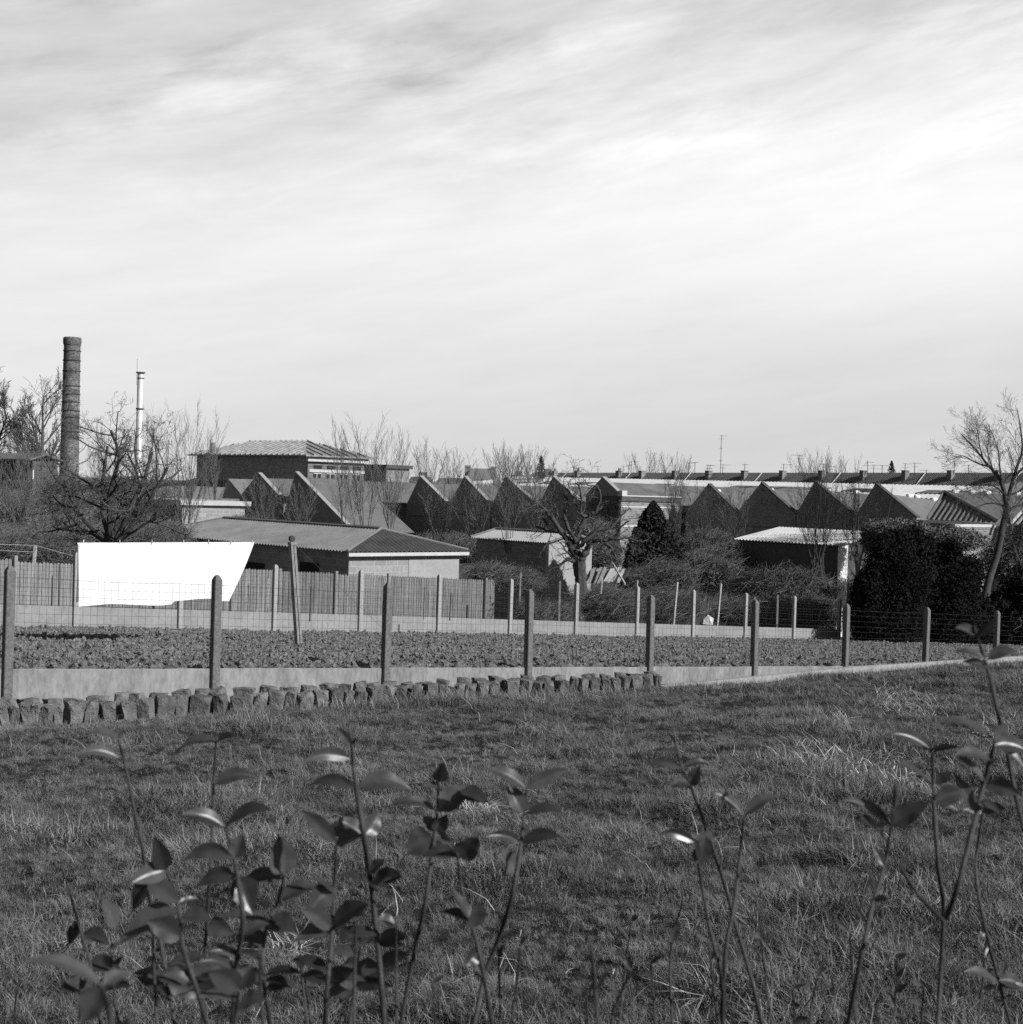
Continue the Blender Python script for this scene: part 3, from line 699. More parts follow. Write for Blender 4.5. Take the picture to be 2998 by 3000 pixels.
# --- long corrugated roof behind, left of centre (lit)
def roofslab(name, label, cat, a0, u0, u1, v_eave, v_top, depth, mat, wall, pitch, amp, zb=-7.5):
    p0 = PA(u0, v_eave, a0); p1 = PA(u1, v_eave, a0); ze = (p0.z + p1.z) / 2; b0, b1 = be(p0), be(p1)
    zr = PA((u0 + u1) / 2, v_top, a0 + depth).z
    t = thing(name, label, cat, AB(a0, (b0 + b1) / 2, zb))
    up = A * depth + Vector((0, 0, zr - ze)); sl = up.length
    m = MB(); corr(m, AB(a0 - .3, b0, ze), B, up.normalized(), 0, b1 - b0, lambda x: 0, lambda x: sl, pitch, amp, seg=4); solid(m.build('roof', mat, t), .03)
    m = MB(); m.abox(a0, a0 + .3, b0 + .1, b1 - .1, zb, ze - amp - .03); m.abox(a0 + .31, a0 + depth, b1 - .3, b1 - .05, zb, ze - .1); m.build('wall', wall, t)
    return t, b0, b1, ze, zr
roofslab('workshop', 'workshop with a grey corrugated roof left of the steep bays', 'workshop', 96, 400, 760, 1462, 1398, 10, M_asb, M_brickA, .3, .05)
t_, *_ = roofslab('workshop', 'grey corrugated roof of the workshop between the big steep bay and the small bays', 'workshop', 100, 1105, 1250, 1470, 1420, 9, M_asb, M_brickA, .3, .05)
# white long roof in front of the terrace
t, b0, b1, ze, zr = roofslab('long_hall', 'very long hall with a bright white corrugated roof in front of the terrace houses', 'hall', 148, 1262, 2830, 1437, 1408, 11, M_white, mrough('hall_wall', .03, .06, 2, .9), .62, .09)
up = (A * 11 + Vector((0, 0, zr - ze))).normalized(); nrm = B.cross(up).normalized()
for u0 in (1530, 1620, 1840, 2075, 2105, 2165, 2215, 2290, 2420, 2440, 2640, 2700):
    p = PA(u0, 1425, 148); b_ = be(p); s0 = 3.4
    P = [AB(147.7, b_, ze) + up * s0, AB(147.7, b_ + 3.6, ze) + up * s0, AB(147.7, b_ + 3.6, ze) + up * (s0 + 2.8), AB(147.7, b_, ze) + up * (s0 + 2.8)]
    m = MB(); m.hexa([p_ + nrm * .02 for p_ in P] + [p_ + nrm * .13 for p_ in P]); m.build('skylight', M_asb2, t)
t = roofslab('brick_hall', 'dull brick hall closing the factory row, behind the bare tree at the frame edge', 'hall', 140, 2832, 3200, 1462, 1412, 10, M_asb2, M_brickA, .4, .05)

# --- hipped hall of the factory (far left of centre)
c = PD(903, 1334, 186); ha0 = al(c); hb1 = be(c); 
apex = PD(905, 1294, 156)
hall_w = 8.8; hb0 = hb1 - 29; t = thing('hipped_hall', 'two-storey brick hall with a wide hipped seamed metal roof rising behind the steep bays', 'hall', AB(ha0, hb1, -7.5))
zr = PD(905, 1293, 196).z; over = 1.0
def seam_roof(t, a0, a1, b0, b1, ze, zr, run):
    W_ = a1 - a0; H_ = zr - ze; Lb = b1 - b0; am = (a0 + a1) / 2
    R0, R1 = AB(am, b0 + run, zr), AB(am, b1 - run, zr)
    c00, c01, c11, c10 = AB(a0, b0, ze), AB(a0, b1, ze), AB(a1, b1, ze), AB(a1, b0, ze)
    for (nm, poly) in (('front_roof', [c00, c01, R1, R0]), ('end_roof', [c01, c11, R1]), ('back_roof', [c11, c10, R0, R1]), ('end_roof', [c10, c00, R0])):
        m = MB(); m.prism(poly, Vector((0, 0, -.15)))
        n_ = int((poly[1] - poly[0]).length / 1.25)
        for k in range(1, n_):
            f = k / n_; e = poly[0].lerp(poly[1], f)
            if len(poly) == 4:
                along = (poly[1] - poly[0]).length; x = f * along
                tt = min(1, x / run, (along - x) / run); upv = (poly[3] - poly[0]) - (poly[1] - poly[0]).normalized() * (poly[3] - poly[0]).dot((poly[1] - poly[0]).normalized())
            else:
                tt = min(f, 1 - f) * 2; mid = poly[0].lerp(poly[1], .5); upv = poly[2] - mid
            m.tube([e + Vector((0, 0, .05)), e + upv * tt + Vector((0, 0, .05))], .17, 4)
        m.build(nm, mrough('weathered_metal_roof', .04, .50, 1.4, .7, aniso=(1, 1, 3)), t)
seam_roof(t, ha0 - over, ha0 + hall_w + over, hb0, hb1 + over, c.z, zr, 8.0)
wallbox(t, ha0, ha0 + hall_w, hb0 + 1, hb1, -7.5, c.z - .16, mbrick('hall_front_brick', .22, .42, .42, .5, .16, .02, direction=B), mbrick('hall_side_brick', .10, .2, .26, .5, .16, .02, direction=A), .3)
m = MB(); m.abox(ha0 - .3, ha0 + hall_w + .3, hb1 + .002, hb1 + .5, c.z - .75, c.z - .2); m.abox(ha0 + .2, ha0 + hall_w, hb1 + .002, hb1 + .1, c.z - 2.1, c.z - 1.75)
m.abox(ha0 - 1, ha0 + hall_w + 1, hb1 + .002, hb1 + .8, c.z - 4.6, c.z - 4.3)
m.build('cornice', M_trim, t)
for k in range(4):
    a_ = ha0 + .9 + k * 2.05
    m = MB(); m.abox(a_, a_ + 1.1, hb1 + .004, hb1 + .06, c.z - 4.1, c.z - 2.3); wn = m.build('window', M_dark, t)
    m = MB(); m.abox(a_ + .4, a_ + .5, hb1 + .061, hb1 + .1, c.z - 4.1, c.z - 2.3); m.abox(a_ - .05, a_ + 1.15, hb1 + .061, hb1 + .1, c.z - 2.3, c.z - 2.2); m.build('frame', M_trim, wn)
    m = MB(); m.abox(a_, a_ + 1.2, hb1 + .101, hb1 + .12, c.z - 1.6, c.z - 1.2); m.build('vent_opening', M_dark, t)
m = MB(); p = PA(634, 1340, ha0); m.tube([AB(ha0 - .6, be(p), p.z - 2.5), AB(ha0 - .6, be(p), PA(634, 1297, ha0).z)], .35, 10); m.build('flue', M_brickA, t)
# side extension stepping down to the right
p0 = PD(1132, 1372, 200)
t = thing('hall_extension', 'lower brick extension with a dark cornice adjoining the hipped hall', 'hall', (p0.x, p0.y, -7.5))
m = MB(); a_, b_ = al(p0), be(p0); m.abox(a_, a_ + 4, b_ - 8, b_, -7.5, p0.z); m.build('wall', M_brickA, t)
m = MB(); m.abox(a_ - .3, a_ + 4.3, b_ - 8.2, b_ + .4, p0.z + .002, p0.z + .5); m.build('cornice', M_hip, t)

# --- roofs behind the small bays and house with paired chimneys
p0 = PD(1365, 1404, 235); p1 = PD(1452, 1404, 235)
t = thing('house', 'steep-roofed house with a chimney at each end, above the third small bay', 'house', (p0.x, p0.y, -7.5))
m = MB(); m.prism([Vector((p0.x, p0.y, -7.5)), Vector((p1.x, p1.y, -7.5)), Vector((p1.x, p1.y, p1.z)), Vector((p0.x, p0.y, p0.z))], Vector((0, 8, 0))); m.build('wall', M_brickA, t)
r0, r1 = PD(1378, 1372, 239), PD(1442, 1373, 239)
m = MB(); m.add([p0, p1, r1, r0, p0 + Vector((0, 8, 0)), p1 + Vector((0, 8, 0))], [(0, 1, 2, 3), (4, 3, 2, 5), (0, 3, 4), (1, 5, 2)]); m.build('roof', M_tile, t)
for (u, vt) in ((1371, 1363), (1446, 1367)):
    p = PD(u, vt, 239); m = MB(); m.box(p, .42, .42, p.z - 3.4, p.z); m.box(p, .5, .5, p.z - .35, p.z - .12); m.build('chimney', M_brickA, t)
for (nm, u0, u1, vr, D, lab) in (('house', 1185, 1262, 1396, 215, 'low dark house roof with a square chimney just left of the first small bay'), ('house', 1262, 1360, 1400, 225, 'low dark roofs between the first small bay and the steep-roofed house'), ('house', 1455, 1545, 1392, 240, 'low dark roof just right of the steep-roofed house'), ('house', 1535, 1632, 1384, 262, 'hipped end house of the long terrace, nearest the small spruce')):
    p0, p1 = PD(u0, vr + 22, D), PD(u1, vr + 22, D); r0, r1 = PD(u0 + (u1 - u0) * .28, vr, D + 4), PD(u1, vr + 1, D + 4)
    t = thing(nm, lab, 'house', (p0.x, p0.y, -7.5)); m = MB()
    m.prism([Vector((p0.x, p0.y, -7.5)), Vector((p1.x, p1.y, -7.5)), p1, p0], Vector((0, 8, 0))); m.build('wall', M_brickA, t)
    m = MB(); m.add([p0, p1, r1, r0, p0 + Vector((0, 8, 0)), p1 + Vector((0, 8, 0))], [(0, 1, 2, 3), (4, 3, 2, 5), (0, 3, 4), (1, 5, 2)]); m.build('roof', M_tile, t)
    if u0 in (1185, 1455, 1535):
        p = r0.lerp(r1, .6); m = MB(); m.box(p, .6, .6, p.z - 2, p.z + .7); m.build('chimney', M_brickA, t)

# --- terrace of houses along the skyline
AT = 183.0
chim = [1637, 1705, 1825, 1893, 1990, 2088, 2193, 2305, 2420, 2541, 2664, 2797, 2935, 3085]
rid = lambda u: PA(u, 1385, AT)
for k in range(len(chim) - 1):
    u0, u1 = chim[k], chim[k + 1]
    p0, p1 = rid(u0), rid(u1); b0, b1 = be(p0), be(p1); z0, z1 = p0.z, p1.z
    lab = f'skyline terrace house with dark tiled roof and square chimney, {ORD[k]} from the left'
    t = thing('terrace_house', lab, 'house', AB(AT - 5, b0, -7.5), 'terrace houses along the skyline')
    dz = 3.6; hw = 4.6
    m = MB(); m.hexa([AB(AT - hw, b0 + .02, -7.5), AB(AT + hw, b0 + .02, -7.5), AB(AT + hw, b1, -7.5), AB(AT - hw, b1, -7.5), AB(AT - hw, b0 + .02, z0 - dz), AB(AT + hw, b0 + .02, z0 - dz), AB(AT + hw, b1, z1 - dz), AB(AT - hw, b1, z1 - dz)]); m.build('wall', M_brickA, t)
    m = MB(); P = [AB(AT - hw - .3, b0 + .02, z0 - dz - .15), AB(AT - hw - .3, b1, z1 - dz - .15), AB(AT, b1, z1), AB(AT, b0 + .02, z0), AB(AT + hw + .3, b0 + .02, z0 - dz), AB(AT + hw + .3, b1, z1 - dz)]
    m.add(P, [(0, 1, 2, 3), (4, 3, 2, 5), (0, 3, 4), (1, 5, 2)]); 
    for q in range(1, 26):
        f = q / 26; bb = b0 + (b1 - b0) * f
        m.tube([AB(AT - hw - .3, bb, z0 + (z1 - z0) * f - dz - .12), AB(AT, bb, z0 + (z1 - z0) * f + .03)], .045, 3)
    m.build('roof', M_tile, t)
    cc_ = AB(AT - .9, b0 + .3, 0); zc_ = z0
    m = MB(); m.abox(AT - 1.5, AT - .5, b0 - .3, b0 + .38, zc_ - 1.6, zc_ + .22); m.abox(AT - 1.56, AT - .44, b0 - .36, b0 + .44, zc_ + .221, zc_ + .32); ch = m.build('chimney', M_brickA, t)
    if k < 3:
        m = MB()
        for q in (-.2, .3): m.tube([AB(AT - .9, b0 + q * .7, zc_ + .3), AB(AT - .9, b0 + q * .7, zc_ + .8)], .1, 6)
        m.build('chimney_pot', M_brickA, ch)
    m = MB(); f = .38; bb = b0 + (b1 - b0) * f; zz = z0 + (z1 - z0) * f
    if k % 2 == 0: m.tube([AB(AT - 4.6, bb, zz - dz + .05), AB(AT - .1, bb, zz + .03)], .09, 4); m.build('verge_strip', M_trim, t)
ant = [(1695, 1368), (1752, 1365), (1850, 1350), (1842, 1362), (2018, 1355), (2036, 1353), (2073, 1361), (2080, 1362), (2111, 1275), (2118, 1360), (2182, 1359), (2296, 1359), (2341, 1332), (2413, 1358), (2430, 1364), (2542, 1352), (2560, 1361), (2585, 1362), (2652, 1357), (2680, 1355), (2796, 1350), (2838, 1361), (2714, 1376), (1826, 1364)]
rs = random.Random(9)
for k, (u, v) in enumerate(sorted(ant)):
    p = PA(u, v, AT - .8); q = PA(u, 1384, AT - .8); tall = v < 1300
    t = thing('roof_aerial', ('very tall guyed television mast rising far above the terrace roofs' if tall else f'thin television aerial on the terrace roofs, {ORD[k] + " from the left" if k < 12 else (ORD[23 - k] + " from the right").replace("first from the right", "last at the right")}'), 'aerial', AB(al(q), be(q), q.z - .3), 'television aerials on the terrace roofs')
    m = MB(); m.tube([Vector((q.x, q.y, q.z - .3)), Vector((q.x, q.y, p.z))], .05, 4); m.build('mast', M_dstake, t)
    H_ = p.z - q.z; m = MB()
    d = Vector((rs.uniform(-.3, 1), rs.uniform(-.3, .3), 0)).normalized(); e = Vector((-d.y, d.x, 0)); z = p.z - .1
    s_ = rs.choice([.9, 1.3]); c = Vector((q.x, q.y, z))
    m.tube([c - d * .3, c + d * s_], .03, 4)
    for x in (-.2, .2, .6, 1.0): m.tube([c + d * x * s_ - e * .45, c + d * x * s_ + e * .45], .02, 3)
    m.tube([c - Vector((0, 0, .5)) - (d * .6), c - Vector((0, 0, .5)) + d * .6], .02, 3)
    if tall:
        for zz in (2.0, 4.0): m.tube([c - Vector((.25, 0, zz)), c + Vector((.25, 0, -zz))], .03, 3)
    m.build('rods', M_dstake, t)

# --- hip-ended bay at the right (corrugated)
ar = 92.0
ap = PA(2767, 1443, ar + 2.2); lft = PA(2718, 1522, ar); rgt = PA(2960, 1527, ar)
t = thing('hip_ended_bay', 'factory bay with a corrugated hipped end and white gutter, behind the big evergreens', 'factory bay', AB(ar, be(lft), -7.5))
b0, b1 = be(lft), be(lft) + 5.6; zE = lft.z; bt = be(ap); zA = ap.z; run = 2.2
m = MB(); sl = (A * run + Vector((0, 0, zA - zE))); se = sl.length
fa = lambda x: se * max(0, min(x / max(bt - b0, .1), (b1 - b0 - x) / (b1 - bt)))
corr(m, AB(ar, b0, zE), B, sl.normalized(), 0, b1 - b0, lambda x: 0, fa, .42, .06, seg=6); solid(m.build('hip_roof', M_asb, t), .03)
m = MB(); dn = (AB(0, b1, zE) - AB(0, bt, zA)); sl2 = dn.length; Lr = 26
corr(m, AB(ar, b1, zE), A, (-dn).normalized(), 0, Lr, lambda x: 0, lambda x: sl2 * min(1, x / run), .42, .05, seg=5); solid(m.build('roof_slope', M_asb2, t), .03)
m = MB(); dn2 = (AB(0, b0, zE) - AB(0, bt, zA)); P = [AB(ar, b0, zE), AB(ar + Lr, b0, zE), AB(ar + Lr, bt, zA), AB(ar + run, bt, zA)]; m.hexa([p - Vector((0, 0, .1)) for p in P] + P); m.build('glazed_slope', M_glass, t)
m = MB(); m.tube([AB(ar, b1, zE + .08), AB(ar + run, bt, zA + .08)], .13, 6); m.tube([AB(ar, b0, zE + .08), AB(ar + run, bt, zA + .08)], .1, 6); m.build('ridge_cap', M_asb, t)
for k in range(8):
    m = MB(); aa = ar + run + 1.5 + k * 2.2; m.tube([AB(aa - .35, bt, zA + .06), AB(aa - .3, bt, zA + .12), AB(aa + .3, bt, zA + .12), AB(aa + .35, bt, zA + .06)], [.05, .16, .16, .05], 8); m.build('ridge_vent', M_white_paint, t)
bE = be(rgt); m = MB(); m.abox(ar - .35, ar - .1, b0 - .3, bE, zE - .22, zE - .04); m.build('gutter', M_white_paint, t)
m = MB(); m.abox(ar + .1, ar + .4, b0 - .1, bE, -7.5, zE - .24); m.build('wall', M_brickA, t)
p = PA(2908, 1545, ar - .3); p2 = PA(2938, 1560, ar - .3)
m = MB(); m.abox(ar - 5.0, ar + .05, be(p) - .3, be(p), -7.5, p.z); m.build('buttress_wall', M_brickB, t)
m = MB(); m.abox(ar - 5.1, ar + .04, be(p) - .35, be(p) + .06, p.z + .002, p.z + .2); m.build('stone_cap', M_trim, t)
# tiny striped lean-to at the frame edge
c = PD(2960, 1535, 88); t = thing('lean_to', 'small white striped corrugated lean-to behind the bare tree trunk', 'shed', (c.x, c.y, -7.3))
m = MB(); upv = (A * 2 + Vector((0, 0, 1.2))).normalized(); corr(m, c, B, upv, 0, 6, lambda x: 0, lambda x: 2.0, .4, .07); solid(m.build('roof', M_white, t), .03)
m = MB(); a_, b_ = al(c), be(c); m.abox(a_ + .2, a_ + 2, b_ + .1, b_ + 5.9, -7.3, c.z - .1); m.build('wall', M_brickA, t)

# --- chimneys
def lathe(mb, c, prof, n=40):
    vs = []; fs = []
    for (r, z) in prof:
        for k in range(n): a = 2 * math.pi * k / n; vs.append((c.x + r * math.cos(a), c.y + r * math.sin(a), z))
    for i in range(len(prof) - 1):
        for k in range(n): k2 = (k + 1) % n; fs.append((i * n + k, i * n + k2, (i + 1) * n + k2, (i + 1) * n + k))
    mb.add(vs, fs)
Dc = 165; pt_ = PD(208, 988, Dc); pb_ = PD(201, 1430, Dc); cx = PD(205, 1200, Dc)
cen = Vector((PD(204.5, 1300, Dc).x, Dc, -7.5)); K = Dc / FPX
def mchim(m, t, bs):
    tcn = nd(t, 'ShaderNodeTexCoord'); s = nd(t, 'ShaderNodeSeparateXYZ'); t.links.new(tcn.outputs['Object'], s.inputs[0])
    ang = mth(t, 'ARCTAN2', s.outputs[0], s.outputs[1]); cmb = nd(t, 'ShaderNodeCombineXYZ'); t.links.new(ang, cmb.inputs[0]); t.links.new(s.outputs[2], cmb.inputs[1])
    bt_ = nd(t, 'ShaderNodeTexBrick'); t.links.new(cmb.outputs[0], bt_.inputs['Vector']); bt_.inputs['Scale'].default_value = 1; bt_.inputs['Brick Width'].default_value = .25; bt_.inputs['Row Height'].default_value = .09; bt_.inputs['Mortar Size'].default_value = .014
    bt_.inputs['Color1'].default_value = (.08,) * 3 + (1,); bt_.inputs['Color2'].default_value = (.30,) * 3 + (1,); bt_.inputs['Mortar'].default_value = (.14,) * 3 + (1,)
    bwn = nd(t, 'ShaderNodeRGBToBW'); t.links.new(bt_.outputs['Color'], bwn.inputs[0])
    mp = nd(t, 'ShaderNodeMapping'); mp.inputs['Scale'].default_value = (.12, .12, 1); t.links.new(tcn.outputs['Object'], mp.inputs[0])
    bands = noise(t, mp.outputs[0], .55, 4, .6); fine = noise(t, tcn.outputs['Object'], 5.0, 5, .75)
    f = mth(t, 'MULTIPLY', bwn.outputs[0], mth(t, 'MULTIPLY_ADD', bands, 3.2, -.75))
    f = mth(t, 'MULTIPLY', f, mth(t, 'MULTIPLY_ADD', fine, 3.0, -.5))
    setc(t, bs, mth(t, 'MAXIMUM', f, .015)); bs.inputs['Roughness'].default_value = .95; bs.inputs['Specular IOR Level'].default_value = .1
M_chim = material('sooty_chimney_brick', mchim)
t = thing('brick_chimney', 'tall round sooty brick factory chimney banded with dark iron hoops', 'chimney', cen)
ztop = pt_.z; rt, rb = 23.5 * K, 29 * K
m = MB(); lathe(m, cen, [(rb, -7.5), (rt, ztop - .7)]); m.build('shaft', M_chim, t)
m = MB(); lathe(m, cen, [(rt, ztop - .95), (rt + .07, ztop - .8), (rt + .10, ztop - .55), (rt + .10, ztop - .15), (rt + .05, ztop - .05), (rt - .02, ztop), (rt - .35, ztop), (rt - .35, ztop - 2)]); m.build('crown', M_chim, t)
for v in (1028, 1056, 1087, 1131, 1155, 1178, 1203, 1223, 1264):
    z = PD(205, v, Dc).z; r = rb + (rt - rb) * (z + 7.5) / (ztop + 7.5) + .035
    m = MB(); lathe(m, cen, [(r, z - .05), (r + .03, z - .05), (r + .03, z + .05), (r, z + .05)]); m.build('hoop', M_dstake, t)
Ds = 120; Ks = Ds / FPX; cs = Vector((PD(407, 1300, Ds).x, Ds, PD(402, 1475, Ds).z)); zt_ = PD(412, 1090, Ds).z
t = thing('steel_chimney', 'slender shiny steel chimney with guy wires and a lightning rod', 'chimney', cs)
r = 9.0 * Ks; z1_ = PD(409, 1198, Ds).z
m = MB(); lathe(m, cs, [(r * 1.04, cs.z), (r * 1.04, z1_), (r, z1_ + .01), (r, zt_)], 24); m.build('shaft', M_steel, t, smooth=True)
m = MB(); lathe(m, cs, [(r, zt_ - .1), (r + .12, zt_ - .1), (r + .12, zt_), (r - .05, zt_)], 24); lathe(m, cs, [(r * 1.04, z1_ - .06), (r * 1.25, z1_ - .06), (r * 1.25, z1_ + .06), (r, z1_ + .06)], 24)
zc_ = PD(412, 1108, Ds).z; lathe(m, cs, [(r, zc_ - .03), (r * 1.2, zc_ - .03), (r * 1.2, zc_ + .03), (r, zc_ + .03)], 24); m.build('collar', M_dstake, t)
m = MB(); m.tube([cs + Vector((-r * 1.2, 0, zc_ - cs.z - .6)), cs + Vector((-r * 1.2, 0, PD(402, 1052, Ds).z - cs.z))], .016, 4); m.build('lightning_rod', M_dstake, t)
m = MB()
for (dx, dy) in ((-9, 4), (9, 4), (0, -9)): m.tube([Vector((cs.x, cs.y, z1_)), Vector((cs.x + dx, cs.y + dy, z1_ - 8))], .012, 3)
m.build('guy_wire', M_wire, t)
# --- white flat roof, block wall, old house at the left
p0, p1 = PD(200, 1474, 100), PD(640, 1468, 112)
c = PD(718, 1467, 96); a0 = al(c); bE = be(c)
t = thing('boiler_house', 'low boiler house with white flat roof and pale block wall at the steel chimney foot', 'building', (c.x, c.y, -7.5))
a_ = al(PB(575, 1500, bE))
m = MB(); m.abox(min(a_, a0) - 1, a0, bE - .25, bE, -7.5, c.z - .35); m.build('block_wall', M_blockA, t)
m = MB(); m.abox(min(a_, a0) - 1.3, a0 + .3, bE - 26, bE + .3, c.z - .34, c.z - .05); m.build('flat_roof', M_white, t)
m = MB(); m.abox(min(a_, a0) - .8, a0, bE - 25.5, bE - .26, -7.5, c.z - .342); m.build('wall', M_brickA, t)
q = PD(695, 1410, 165); 
t = thing('roof_dormer', 'pale triangular dormer end on the grey corrugated workshop roof', 'dormer', (q.x, q.y, q.z - 2))
g0, g1, g2 = PD(650, 1460, 168), PD(715, 1462, 164), PD(668, 1406, 167)
m = MB(); m.prism([g0, g1, g2], A * .2); m.build('gable_wall', M_render, t)
m = MB(); P = [g1 + B * .2, g2 + B * .05 + Vector((0, 0, .15)), g2 + A * 5 + Vector((0, 0, .15)), g1 + A * 5 + B * .2]; m.prism(P, Vector((0, 0, -.1))); m.build('roof', M_asb, t)
c = PD(96, 1350, 95); a0, b1 = al(c), be(c)
t = thing('house', 'old brick house with white window frames between the bare trees by the brick chimney', 'house', (c.x, c.y, -7))
m = MB(); m.abox(a0, a0 + 1.7, b1 - 9, b1, -7, c.z); m.build('wall', mbrick('old_house_brick', .05, .12, .12, direction=B), t)
m = MB(); P = [AB(a0 - .3, b1 + .2, c.z), AB(a0 - .3, b1 - 9.2, c.z), AB(a0 + .86, b1 - 9.2, c.z + .4), AB(a0 + .86, b1 + .2, c.z + .4)]; m.prism(P, Vector((0, 0, .12))); P = [AB(a0 + 1.95, b1 + .2, c.z), AB(a0 + 1.95, b1 - 9.2, c.z), AB(a0 + .861, b1 - 9.2, c.z + .4), AB(a0 + .861, b1 + .2, c.z + .4)]; m.prism(P, Vector((0, 0, .12))); m.build('roof', M_tile, t)
for (u, v0, v1_, w_) in ((20, 1362, 1400, .9), (55, 1368, 1400, .7), (92, 1376, 1403, .7), (36, 1376, 1406, .12)):
    p0, p1 = PA(u, v0, a0), PA(u, v1_, a0); m = MB(); m.abox(a0 - .05, a0 + .02, be(p0) - w_ / 2, be(p0) + w_ / 2, p1.z, p0.z); wn = m.build('window', M_white_paint if u in (92, 36) else M_dark, t)
p0, p1 = PA(34, 1406, a0), PA(82, 1410, a0); m = MB(); m.abox(a0 - .3, a0 - .06, be(p0), be(p1), p1.z - .06, p0.z + .03); m.build('sill', M_white_paint, t)

# ------------------------------------------------------------------ palisade fence and small posts beyond the far fence
BP = -36.0
pa, pc_ = PB(0, 1640, BP), PB(1480, 1702, BP)
def ztp(a): return pa.z + (pc_.z - pa.z) * (a - al(pa)) / (al(pc_) - al(pa))
aP0, aP1 = al(PB(-700, 1640, BP)), al(PB(1448, 1700, BP))
t = thing('board_fence', 'weathered grey upright-board fence with concrete posts, behind the pale panel fence', 'fence', AB(aP0, BP, gz(AB(aP0, BP, 0))))
rs = random.Random(5); a = aP0; bay = 0
while a < aP1:
    ae = min(a + 1.95, aP1); m = MB(); x = a + .05; dzb = rs.uniform(-.04, .04)
    while x < ae - .05:
        zt_ = ztp(x) + dzb + rs.uniform(-.015, .015); z0 = gz(AB(x, BP, 0)) - .1; bo = rs.uniform(-.008, .008); ww = .085
        P = []
        for z in (z0, zt_ - .03): P += [AB(x, BP + bo - .01, z), AB(x + ww, BP + bo - .01, z), AB(x + ww, BP + bo + .01, z), AB(x, BP + bo + .01, z)]
        m.hexa(P); m.prism([AB(x, BP + bo + .01, zt_ - .03), AB(x + ww, BP + bo + .01, zt_ - .03), AB(x + ww / 2, BP + bo + .01, zt_ + .01)], B * -.02)
        x += .098
    m.build('board_panel', M_picket, t)
    m = MB(); z0 = gz(AB(a, BP, 0)); m.abox(a - .045, a + .045, BP + .012, BP + .10, z0 - .2, ztp(a) + .10 + rs.uniform(-.03, .06)); m.build('post', M_panel_pale if bay % 3 == 0 else M_picket, t)
    a += 1.97; bay += 1
# loose stakes and garden posts, each a thing
stk = [(152, 1690, 1782, 34.5, M_dstake, .025, 'dark short stake left of the sheet, in front of the board fence'), (172, 1655, 1783, 35, M_dstake, .02, 'thin dark taller stake left of the sheet, in front of the board fence'),
       (910, 1718, 1797, 35, M_dstake, .03, 'short dark stake just right of the leaning clothes post'), (1320, 1738, 1800, 36.5, M_dstake, .03, 'short dark stake near the right end of the board fence'),
       (727, 1690, 1762, 35.2, M_stake, .035, 'pale upright slat behind the wire, nearest the sheet'), (755, 1693, 1762, 35.3, M_stake, .035, 'pale upright slat second from the sheet'), (786, 1697, 1762, 35.4, M_stake, .035, 'pale upright slat third from the sheet, left of the tall pale post'),
       (676, 1724, 1790, 34.8, M_dstake, .03, 'dark stake under the slanting right edge of the sheet'), (1243, 1722, 1795, 36.4, M_dstake, .015, 'thin dark rod in front of the boards, right of the near third post'),
       (1525, 1680, 1755, 46, M_oldpost, .05, 'thin grey post right of where the board fence ends'), (1640, 1705, 1815, 44.5, M_oldpost, .06, 'grey garden post left of the fruit tree trunk'),
       (1764, 1696, 1730, 48, M_stake, .05, 'short pale post in front of the stacked planks'), (1868, 1702, 1728, 48, M_stake, .045, 'small pale post top beside the far fence, right of the planks'), (2278, 1745, 1850, 50, M_oldpost, .06, 'pale short post close beside a far fence post, before the rounded bramble bush'),
       (1700, 1690, 1810, 44, M_bark2, .07, 'pale slim young trunk directly in front of the fruit tree')]
for (u, vt, vb, D, mt, w_, lab) in stk:
    p, q = PD(u + 1.5, vt, D), PD(u - 1.5, vb, D); q2 = q + (q - p) * .3
    m = MB(); k = w_ / 2; up = [q2, p]
    m.hexa([q2 + Vector((x, y, 0)) for (x, y) in ((-k, -k), (k, -k), (k, k), (-k, k))] + [p + Vector((x, y, 0)) for (x, y) in ((-k, -k), (k, -k), (k, k), (-k, k))])
    m.add([p + Vector((x, y, 0)) for (x, y) in ((-k, -k), (k, -k), (k, k), (-k, k))] + [p + Vector((0, 0, .03))], [(0, 1, 4), (1, 2, 4), (2, 3, 4), (3, 0, 4)])
    o = m.build('stake', mt, origin=q); tag(o, lab, 'stake', 'stakes and posts in the far gardens')
lean = [(1985, 1705, 1975, 1815, 46.5), (2113, 1710, 2103, 1820, 47.5), (2328, 1750, 2326, 1840, 50), (2466, 1782, 2464, 1838, 52), (2212, 1750, 2210, 1830, 49), (1865, 1740, 1860, 1808, 45), (2406, 1784, 2400, 1812, 51)]
lnm = ['first leaning white post right of the planks', 'second leaning white post, left of the fifth near fence post', 'straight white post between the fifth and sixth near posts', 'short white post beside the big evergreen', 'thin white post just behind the fifth near post', 'thin white rod beside the far fence post under the conifer', 'small tilted white rod in the brambles']
for k, (u0, v0, u1, v1_, D) in enumerate(lean):
    p, q = PD(u0, v0, D), PD(u1, v1_, D); m = MB(); w_ = .045 if k in (0, 1, 2, 3) else .018
    m.tube([q + (q - p) * .25, p], [w_, w_ * .9], 5); o = m.build('garden_post', M_stake, origin=q); tag(o, lnm[k], 'post', 'white posts in the far gardens')
